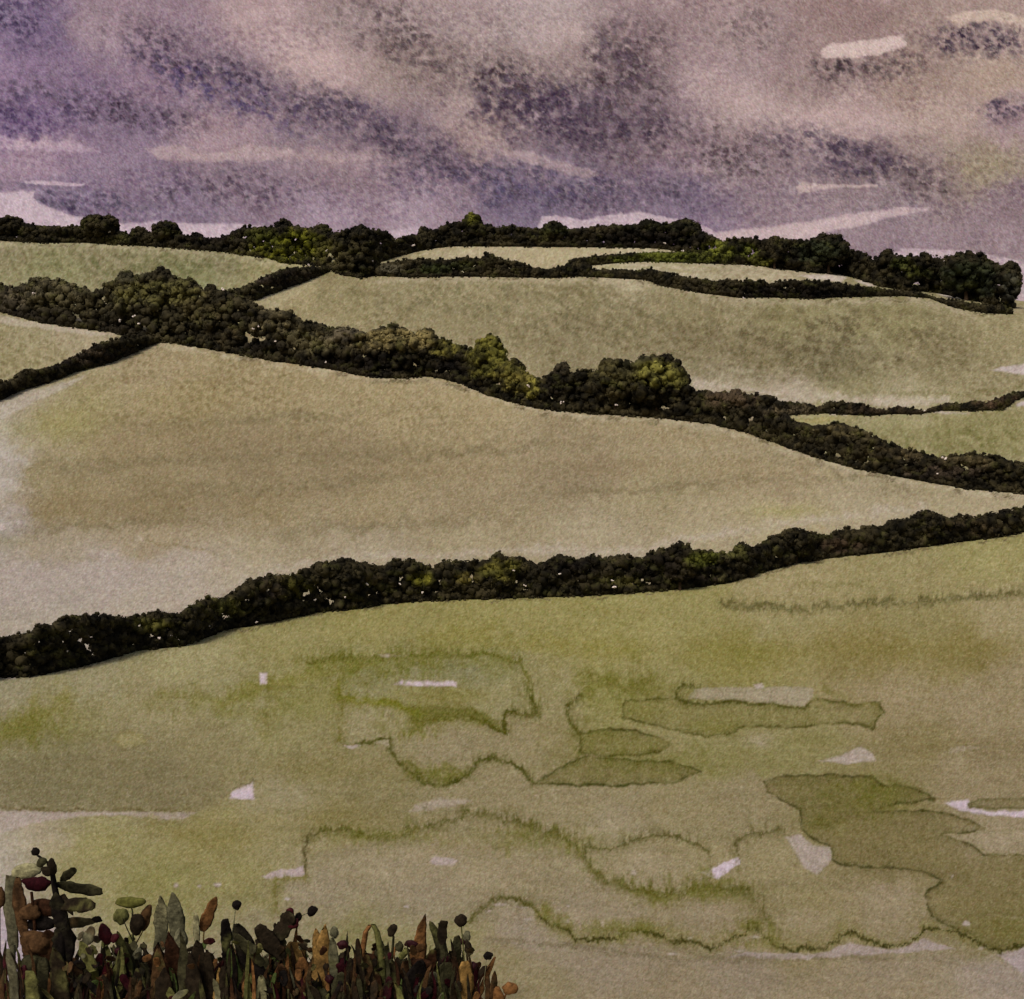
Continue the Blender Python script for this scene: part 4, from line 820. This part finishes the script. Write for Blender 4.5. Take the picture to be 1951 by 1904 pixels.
def blade(p0, p1, wd, c, thick=.13, sharp=.7, bend=.0, y=4.0, seg=14):
    """a leaf with real thickness from p0 to p1 (world), wd in metres"""
    ax = p1 - p0; L = np.linalg.norm(ax); ax = ax / L
    side = np.cross(ax, np.array([0, 1., 0])); side /= np.linalg.norm(side)
    tw = random.uniform(-.35, .35); nrm = np.cross(side, ax)
    side = side * math.cos(tw) + nrm * math.sin(tw); nrm = np.cross(side, ax)
    V, Fc = [], []
    ph = random.uniform(0, 6)
    for i in range(seg + 1):
        t = i / seg
        w_ = ((t + .03) ** .38) * ((1.0 - t + .015) ** sharp) / (.46 ** .38 * .56 ** sharp) * wd * .5 * (1 + .09 * math.sin(t * 11 + ph))
        c0 = p0 + ax * L * t + side * math.sin(t * math.pi * .9) * bend * L + nrm * (-.12 * L * t * t)
        for k in range(8):
            a = k * math.pi / 4
            V.append(c0 + side * math.cos(a) * w_ * (1 + random.uniform(-.13, .13)) + ax * random.uniform(-.02, .02) * L + nrm * math.sin(a) * w_ * thick * (1 - .35 * abs(math.sin(a))))
    for i in range(seg):
        for k in range(8): Fc.append((i * 8 + k, i * 8 + (k + 1) % 8, (i + 1) * 8 + (k + 1) % 8, (i + 1) * 8 + k))
    for k in (0, seg):
        b = k * 8; Fc += [(b, b + 1, b + 2, b + 3), (b, b + 3, b + 4, b + 7), (b + 4, b + 5, b + 6, b + 7)]
    V = np.array(V)
    tt = np.repeat(np.linspace(0, 1, seg + 1), 8)[:, None]
    c2 = pc(random.choice(['dk', 'blk', 'dol', 'ol', 'brn', 'dbr']))
    mk = sm(.02, .4, fbm(V[:, 0] * 45 + ph, V[:, 2] * 30 + ph, 15, 2, .6))[:, None] * .5
    c = c * (1 - mk) + c2 * mk
    C_ = c * (1.12 - .25 * np.abs(tt - .5)) * (1 + .55 * fbm(V[:, 0] * 60 + ph, V[:, 2] * 45, 5, 3, .6))[:, None]
    return V, np.array(Fc), C_

def oval(cn, rx, rz, ang, c, y, th=.6):
    V = IV2 * (1 + rng.uniform(-.04, .04, (len(IV2), 1)) + .28 * fbm(IV2[:, 0] * 1.6 + cn[0] * 90, IV2[:, 2] * 1.6 + cn[2] * 70, 3, 2, .5)[:, None])
    V = V * np.array([rx, min(rx, rz) * th, rz])
    ca, sa = math.cos(ang), math.sin(ang)
    V = np.stack([V[:, 0] * ca + V[:, 2] * sa, V[:, 1], -V[:, 0] * sa + V[:, 2] * ca], 1) + cn
    return V, IF2, c * rng.uniform(.8, 1.2, (len(V), 1))

def tube(pts, w0, w1, c):
    pts = [np.array(p) for p in pts]; V, Fc = [], []; n = len(pts)
    for i, p in enumerate(pts):
        r = w0 + (w1 - w0) * i / (n - 1)
        for k in range(6): V.append(p + np.array([math.cos(k * 1.0472), math.sin(k * 1.0472), 0]) * r)
    for i in range(n - 1):
        for k in range(6): Fc.append((i * 6 + k, i * 6 + (k + 1) % 6, (i + 1) * 6 + (k + 1) % 6, (i + 1) * 6 + k))
    return np.array(V), np.array(Fc), c * rng.uniform(.85, 1.15, (len(V), 1))

def plant(name, label, cat, y, root_px, parts, group='wild plants along the near bank', extra=4):
    """parts: ('leaf', x0, y0, x1, y1, width, colour[, sharp]) | ('seed_head'|'berry'|'bud'|'leaflet', x, y, rx, ry, angle, colour) | ('stem', [(x,y)...], width, colour)"""
    s = y / F
    gx_ = (root_px - 975.5) / F * y; loc = (gx_, y, float(gz(gx_, y)))
    grow = 952 - F * loc[2] / y
    root = empty(name, loc, label, cat, group)
    for p in parts:
        dy = random.uniform(-.05, .05)
        if p[0] == 'stem':
            pts = [P3(a, b, y) for a, b in p[1]]
            V, Fc, C_ = tube(pts, p[2] * s * .5, p[2] * s * (.16 if name == 'tall_weed' else .32), pc(p[3]))
            mesh('stem', V, Fc, M_plant, root, C_, origin=loc)
        elif p[0] == 'leaf':
            x0, y0, x1, y1, wd, c = p[1:7]; sh = p[7] if len(p) > 7 else .7
            if y0 > 1850: y0 = grow + 3
            yy = y + dy
            V, Fc, C_ = blade(P3(x0, y0, yy), P3(x1, y1, yy), wd * s * 1.05, pc(c), sharp=sh, bend=random.uniform(-.06, .06))
            mesh('leaf', V, Fc, M_plant, root, C_, origin=loc)
        else:
            x0, y0, rx, ry, an, c = p[1:7]
            V, Fc, C_ = oval(P3(x0, y0, y + dy), rx * s, ry * s, an, pc(c), y)
            mesh(p[0], V, Fc, M_berry if p[0] == 'berry' else M_plant, root, C_, origin=loc)
    for q in range(extra):      # thin blades at the foot of the plant
        x0 = root_px + random.uniform(-22, 22); x1 = x0 + random.gauss(0, 12); yy = y + random.uniform(-.08, .06)
        V, Fc, C_ = blade(P3(x0, grow + 3, yy), P3(x1, random.uniform(1785, 1870), yy), random.uniform(5, 11) * s, pc(random.choice(['dk', 'dol', 'ol', 'blk', 'dbr', 'brn', 'rust'])), sharp=.6, bend=random.uniform(-.12, .12))
        mesh('leaf', V, Fc, M_plant, root, C_, origin=loc)
    return root

GR = 1925
plant('tall_weed', 'tallest dark weed at far left with stubby leaves and a black bud above it', 'plant', 4.05, 108, [
    ('stem', [(112, GR), (116, 1850), (118, 1790), (112, 1730), (104, 1690), (100, 1665), (92, 1645), (72, 1630)], 20, 'blk'),
    ('seed_head', 67, 1623, 8, 8.5, .6, 'blk'), ('leaflet', 79, 1643, 10, 8, -.5, 'dol'), ('leaflet', 99, 1652, 9.5, 15, -.1, 'dk'), ('leaflet', 88, 1660, 12, 8, .5, 'dk'),
    ('leaf', 116, 1680, 145, 1653, 17, 'dol', .35), ('leaf', 108, 1685, 198, 1690, 25, 'dol', .28), ('leaf', 118, 1705, 142, 1742, 16, 'dk'), ('leaf', 112, 1726, 184, 1726, 24, 'dk', .3), ('leaf', 104, 1762, 186, 1751, 20, 'dol', .5),
    ('bud', 185, 1752, 9, 6.5, .2, 'blk'), ('leaf', 120, 1770, 105, 1700, 26, 'blk', .5), ('leaf', 118, 1850, 120, 1740, 40, 'blk', .6), ('leaf', 112, 1900, 108, 1800, 36, 'dk', .6)])
plant('broad_leaved_dock', 'dock with layered brown, ochre and maroon leaves left of the tall dark weed', 'plant', 4.2, 70, [
    ('stem', [(72, GR), (70, 1850), (66, 1760), (60, 1700)], 9, 'dbr'), ('leaf', 46, 1785, 43, 1668, 26, 'brn', .4), ('leaflet', 70, 1685, 26, 15, .1, 'mar'), ('leaflet', 82, 1728, 26, 17, .2, 'dbr'), ('leaflet', 56, 1738, 20, 15, -.1, 'brn'),
    ('leaflet', 77, 1761, 26, 14, 0, 'blk'), ('leaflet', 70, 1796, 32, 24, .3, 'brn'), ('leaflet', 84, 1812, 22, 16, .5, 'och'), ('leaf', 60, 1850, 50, 1770, 34, 'brn', .5), ('leaf', 88, 1840, 92, 1770, 34, 'dbr', .5), ('leaflet', 68, 1835, 28, 20, 0, 'dol')])
plant('grey_stalk', 'blunt grey green stalk leaf rising at the far left behind the dock', 'plant', 4.34, 28, [('leaf', 26, 1815, 28, 1662, 25, 'gry', .18), ('leaflet', 50, 1660, 30, 15, -.15, 'pgr'), ('stem', [(26, GR), (26, 1800)], 12, 'gry')])
plant('grey_stalk', 'short grey green stalk at the lower left corner between red buds', 'plant', 4.0, 28, [('leaf', 28, 1904, 28, 1803, 21, 'gry', .3), ('leaf', 60, 1904, 60, 1846, 28, 'ol', .3), ('leaf', 88, 1880, 88, 1822, 26, 'dol', .4)])
plant('red_bud_stem', 'three dark red oval buds on thin stalks at the left edge', 'plant', 3.97, 14, [
    ('stem', [(10, GR), (10, 1845)], 3, 'ol'), ('stem', [(36, GR), (41, 1870)], 3, 'ol'), ('stem', [(4, GR), (5, 1895)], 3, 'ol'), ('berry', 11, 1833, 6, 13, .08, 'red'), ('berry', 43, 1855, 8, 15, .35, 'red'), ('berry', 6, 1885, 5, 12, .3, 'red')])
plant('brown_leaf_stem', 'single brown leaf cut by the left edge of the view', 'plant', 4.15, 0, [('stem', [(0, GR), (0, 1730)], 3, 'brn'), ('leaflet', 0, 1710, 9, 20, 0, 'brn')])
plant('bramble', 'bramble with dark red leaves and berries just right of the tall dark weed', 'plant', 4.1, 200, [
    ('stem', [(190, GR), (196, 1850), (200, 1790), (196, 1760)], 4, 'dk'), ('berry', 200, 1778, 13, 20, -.45, 'red'), ('berry', 219, 1787, 7, 10, .5, 'red'), ('berry', 226, 1813, 7.5, 7, 0, 'mar'), ('berry', 237, 1828, 8.5, 12, .4, 'red'),
    ('leaf', 185, 1890, 213, 1830, 21, 'red', .6), ('leaf', 160, 1800, 180, 1765, 22, 'gry', .5), ('leaf', 178, 1850, 158, 1790, 30, 'ol', .6), ('leaf', 200, 1860, 176, 1800, 26, 'moss', .6), ('leaf', 165, 1885, 150, 1820, 24, 'dk', .6), ('bud', 152, 1838, 12, 8, .3, 'blk'), ('leaf', 215, 1880, 240, 1800, 26, 'ol', .6), ('leaf', 230, 1905, 224, 1840, 30, 'dol')])
plant('mossy_leaf_plant', 'plant with a flat moss green top leaf over brown leaves', 'plant', 4.18, 255, [
    ('stem', [(256, GR), (256, 1850), (252, 1740)], 5, 'dol'), ('stem', [(256, 1800), (240, 1765), (234, 1750)], 3, 'dol'), ('stem', [(250, 1760), (253, 1740), (249, 1722)], 3.5, 'dol'), ('stem', [(258, 1800), (272, 1775), (277, 1755)], 3, 'brn'), ('leaflet', 248, 1720, 31, 11, 0, 'moss'), ('leaflet', 231, 1746, 15, 16, .4, 'ol'), ('leaflet', 277, 1750, 11, 24, .3, 'brn'), ('leaflet', 261, 1762, 14, 20, -.1, 'dk'), ('leaf', 262, 1880, 250, 1790, 34, 'dol', .6), ('leaf', 285, 1880, 300, 1790, 30, 'dk', .6), ('leaf', 240, 1880, 226, 1770, 26, 'ol', .6), ('berry', 262, 1818, 8, 14, .2, 'gry')])
plant('pointed_leaf_pair', 'pair of tall pointed grey green leaves left of the rusty leaf', 'plant', 4.22, 325, [('leaf', 304, 1812, 311, 1704, 28, 'pgr', .6), ('leaf', 343, 1815, 333, 1697, 32, 'gry', .55), ('stem', [(318, GR), (306, 1810)], 6, 'ol'), ('stem', [(335, GR), (342, 1810)], 6, 'ol')])
plant('brown_pointed_plant', 'dark brown pointed leaves in front of the grey green pair', 'plant', 4.06, 330, [('leaf', 326, 1890, 325, 1768, 46, 'dbr', .85), ('leaf', 300, 1890, 306, 1802, 34, 'brn', .7), ('leaf', 350, 1890, 352, 1768, 30, 'dol', .9), ('leaf', 318, 1904, 318, 1840, 36, 'dk')])
plant('rusty_leaf_stem', 'rusty orange lance leaf held up on a pale stalk', 'plant', 4.25, 390, [('leaf', 386, 1775, 411, 1706, 22, 'rust', .55), ('stem', [(386, GR), (384, 1850), (389, 1770)], 4, 'och'), ('leaf', 376, 1800, 376, 1738, 12, 'pgr', .4)])
plant('brown_black_cone_plant', 'brown black cone shaped leaf cluster below the rusty lance leaf', 'plant', 4.04, 388, [('leaf', 390, 1904, 381, 1784, 50, 'dk', .75), ('leaf', 368, 1890, 366, 1810, 30, 'dk', .7), ('leaf', 404, 1890, 402, 1806, 26, 'dk', .6), ('leaf', 386, 1880, 390, 1812, 14, 'dol', .6)])
plant('seed_head_stem', 'single round black seed head on a pale stalk, left of centre of the bank', 'plant', 4.16, 440, [('seed_head', 451, 1724, 9, 10.5, .25, 'blk'), ('stem', [(440, GR), (440, 1850), (443, 1785), (447, 1740), (450, 1728)], 4.5, 'pgr')])
plant('dark_finger_leaf', 'upright black finger shaped leaf under the round seed head', 'plant', 4.1, 430, [('leaf', 430, 1830, 428, 1749, 18, 'blk', .22), ('stem', [(430, GR), (430, 1825)], 7, 'dk')])
plant('curled_ochre_leaf', 'curled ochre leaf low down beneath the black finger leaf', 'plant', 3.98, 412, [('leaf', 408, 1904, 420, 1840, 20, 'och', .5), ('leaf', 424, 1904, 408, 1862, 16, 'pgr', .5), ('leaf', 440, 1890, 428, 1835, 18, 'dk', .4)])
plant('leaning_dark_leaf', 'big blackish leaf leaning left in the middle of the bank', 'plant', 4.05, 500, [('leaf', 522, 1868, 463, 1752, 44, 'blk', .4), ('leaf', 500, 1840, 450, 1775, 24, 'dol', .5), ('stem', [(520, GR), (520, 1862)], 12, 'dk'), ('leaf', 470, 1880, 446, 1800, 34, 'grn', .6)])
plant('serrated_dark_plant', 'dark ragged leaves with red berries and two black seed heads reaching up right', 'plant', 4.12, 530, [
    ('leaf', 540, 1826, 490, 1762, 29, 'dk', .35), ('leaf', 524, 1792, 557, 1736, 30, 'dk', .35), ('leaf', 530, 1800, 522, 1758, 13, 'dk', .5), ('leaf', 545, 1800, 500, 1775, 20, 'dol', .4), ('berry', 553, 1739, 8, 9, .2, 'red'), ('seed_head', 568, 1748, 6.5, 10, .45, 'blk'), ('berry', 559, 1764, 10, 7, -.1, 'red'), ('berry', 563, 1758, 5, 9, .5, 'red'),
    ('stem', [(535, GR), (535, 1825), (540, 1790), (560, 1758), (575, 1745), (590, 1738)], 3.5, 'blk'), ('seed_head', 595, 1735, 8, 11.5, .6, 'blk')])
plant('rust_stalk_plant', 'rusty stalk with a squarish ochre leaf right of the red berries', 'plant', 4.14, 560, [('leaf', 556, 1860, 570, 1756, 16, 'rust', .8), ('leaf', 560, 1860, 562, 1790, 44, 'och', .3), ('leaf', 530, 1870, 540, 1820, 30, 'rust', .5), ('leaf', 578, 1890, 574, 1820, 32, 'rust', .5)])
plant('rust_tongue_leaf', 'low rusty tongue shaped leaf beneath the leaning black leaf', 'plant', 3.96, 472, [('leaf', 472, 1904, 470, 1848, 26, 'rust', .6), ('leaf', 496, 1904, 494, 1855, 22, 'pgr', .4)])
plant('ochre_flame_plant', 'ochre flame shaped leaves with a grey oval leaf near the bank centre', 'plant', 4.13, 612, [('leaf', 611, 1860, 622, 1756, 38, 'och', .8), ('leaf', 602, 1850, 603, 1767, 22, 'och', .6), ('leaflet', 637, 1777, 8, 12, .05, 'gry'), ('leaf', 637, 1860, 638, 1780, 20, 'gry', .4), ('leaf', 612, 1866, 579, 1803, 13, 'dbr', .9)])
plant('berry_stem', 'dark red berries on a black stem between ochre leaves and the arch', 'plant', 4.08, 655, [('stem', [(655, GR), (656, 1850), (658, 1812)], 5, 'blk'), ('berry', 652, 1800, 10.5, 8.5, 0, 'mar'), ('leaflet', 653, 1843, 15, 16, 0, 'mar'), ('leaf', 650, 1904, 645, 1850, 40, 'dol', .5), ('berry', 628, 1866, 9, 9, 0, 'mar')])
plant('narrow_dark_leaf', 'narrow dark leaves standing left of the rust and green arch', 'plant', 4.1, 675, [('leaf', 668, 1868, 683, 1783, 20, 'dk', .5), ('leaf', 664, 1830, 665, 1771, 6, 'dk', .9), ('leaf', 676, 1890, 672, 1820, 30, 'dk', .6)])
plant('arched_leaf_plant', 'rust and green leaves meeting in a narrow arch', 'plant', 4.14, 708, [
    ('stem', [(692, GR), (690, 1860), (691, 1810), (697, 1775), (705, 1763)], 14, 'rust'), ('stem', [(728, GR), (729, 1860), (725, 1810), (718, 1775), (711, 1762)], 16, 'ol'), ('leaf', 696, 1890, 696, 1815, 32, 'brn', .5), ('leaf', 728, 1904, 726, 1800, 30, 'dol', .6), ('leaflet', 700, 1826, 17, 11, 0, 'dbr'), ('leaflet', 690, 1884, 18, 12, 0, 'brn')])
plant('seed_head_stem', 'tilted dark olive seed head above small round leaves, right of the arch', 'plant', 4.12, 745, [('seed_head', 748, 1773, 8.5, 13, .5, 'dk'), ('stem', [(744, GR), (744, 1860), (747, 1820), (750, 1784)], 7, 'dol'), ('leaflet', 761, 1804, 8, 10, .3, 'dol'), ('leaflet', 769, 1818, 7, 12, .8, 'ol'), ('leaf', 748, 1904, 746, 1825, 36, 'dk', .8), ('leaf', 770, 1880, 768, 1828, 26, 'brn', .5), ('leaf', 734, 1904, 740, 1850, 24, 'blk')])
plant('rust_horn_plant', 'rusty horn shaped leaf curving up with a dark red berry on it', 'plant', 4.1, 800, [('leaf', 794, 1850, 808, 1737, 27, 'rust', .95), ('berry', 784, 1799, 13, 8, .05, 'mar'), ('leaflet', 800, 1836, 24, 9, 0.1, 'dbr'), ('leaf', 796, 1904, 800, 1825, 46, 'blk', .5), ('leaf', 822, 1850, 826, 1808, 20, 'dbr', .4), ('leaf', 815, 1900, 818, 1850, 46, 'gry', .4)])
plant('lobed_green_plant', 'dark green plant with blunt upright lobes like fingers', 'plant', 4.15, 848, [
    ('stem', [(850, GR), (849, 1860), (845, 1815), (841, 1790)], 24, 'dol'), ('leaf', 842, 1815, 818, 1754, 15, 'dol', .5), ('leaf', 843, 1800, 845, 1752, 18, 'dk', .25), ('leaf', 868, 1860, 866, 1779, 17, 'dol', .22), ('berry', 848, 1830, 9, 9, 0, 'mar'), ('leaflet', 855, 1874, 14, 16, 0, 'mar'), ('leaf', 848, 1904, 850, 1830, 40, 'dol', .4)])
plant('red_bud_stem', 'round olive seed head above a red bud and hanging dark leaf', 'plant', 4.1, 885, [
    ('stem', [(884, GR), (886, 1850), (882, 1800), (879, 1766)], 3.5, 'ol'), ('seed_head', 879, 1754, 13, 11.5, .5, 'dk'), ('berry', 881, 1794, 11, 6.5, -.1, 'mar'), ('leaflet', 892, 1807, 7, 15, -.2, 'dk'), ('leaflet', 889, 1784, 8, 10, 0, 'gry')])
plant('ochre_seed_leaf', 'ochre cup shaped leaf with one round maroon berry near the right end', 'plant', 4.05, 884, [('leaf', 884, 1885, 882, 1828, 30, 'och', .3), ('berry', 901, 1840, 8.5, 8.5, 0, 'mar'), ('leaf', 893, 1904, 895, 1850, 14, 'dk', .5), ('stem', [(886, GR), (886, 1870)], 10, 'ol'), ('stem', [(903, GR), (898, 1870), (901, 1848)], 3, 'dol')])
plant('seed_head_stem', 'lone small black seed head on a thin stalk, clear of the other plants', 'plant', 4.12, 930, [('seed_head', 930, 1821, 9.5, 7.5, .15, 'blk'), ('stem', [(928, GR), (922, 1870), (927, 1828)], 1.6, 'pgr')], extra=0)
plant('rusty_sprig', 'rusty notched sprig and round brown leaf at the right end of the bank', 'plant', 4.0, 940, [('leaf', 930, 1904, 939, 1846, 17, 'brn', .6), ('leaf', 935, 1880, 931, 1853, 9, 'brn', .4), ('leaf', 920, 1910, 905, 1888, 20, 'rust', .5), ('leaflet', 972, 1884, 16, 11.5, .1, 'rust'), ('leaf', 945, 1904, 948, 1876, 22, 'rust', .4), ('stem', [(955, GR), (964, 1892)], 5, 'rust')], extra=0)

# low tangle of leaves and litter under the plants: nobody could count it
Vs, Fs, Cs, off = [], [], [], 0
names = ['blk', 'dk', 'dk', 'dk', 'dol', 'dol', 'ol', 'dbr', 'dbr', 'brn', 'dk', 'grn', 'dol', 'mar', 'blk', 'gry', 'brn', 'rust']
for i in range(1500):
    x = random.uniform(-260, 905); y = random.uniform(3.95, 4.5)
    if x > 740 and random.random() < .35: continue
    if x < 90 and random.random() < .6: continue
    s = y / F; gx_ = (x - 975.5) * s; g0 = float(gz(gx_, y))
    h = random.uniform(.05, .17) * (1 if x > 120 else .6); l = random.gauss(0, .035)
    if random.random() < .4:
        V, Fc, C_ = blade(np.array([gx_, y, g0 + h * random.uniform(.2, .8)]), np.array([gx_ + random.uniform(-.05, .05), y + random.uniform(-.03, .03), g0 + h * random.uniform(.6, 1.1)]), random.uniform(8, 20) * s, pc(random.choice(names)), sharp=random.uniform(.2, .5), seg=6)
    else:
        V, Fc, C_ = blade(np.array([gx_, y, g0 - .01]), np.array([gx_ + l, y + random.uniform(-.03, .03), g0 + h]), random.uniform(4, 15) * s, pc(random.choice(names)), sharp=random.uniform(.3, .9), bend=random.uniform(-.15, .15), seg=6)
    Vs.append(V); Fs.append(Fc + off); Cs.append(C_); off += len(V)
for i in range(260):        # small loose leaves caught in the tangle
    x = random.uniform(110, 900); y = random.uniform(3.95, 4.4); s = y / F
    row = random.uniform(1790, 1900) if x < 600 else random.uniform(1810, 1900)
    a_ = random.gauss(0, .8); l = random.uniform(10, 24)
    V, Fc, C_ = blade(P3(x, row, y), P3(x + l * math.sin(a_), row - l * math.cos(a_), y + random.uniform(-.03, .03)), random.uniform(7, 15) * s, pc(random.choice(names)), sharp=random.uniform(.2, .5), seg=6)
    Vs.append(V); Fs.append(Fc + off); Cs.append(C_); off += len(V)
o = mesh('undergrowth', np.concatenate(Vs), np.concatenate(Fs), M_plant, None, np.concatenate(Cs))
tag(o, 'tangled low brown and olive leaves filling the bank at the lower left', 'undergrowth', None, 'stuff')
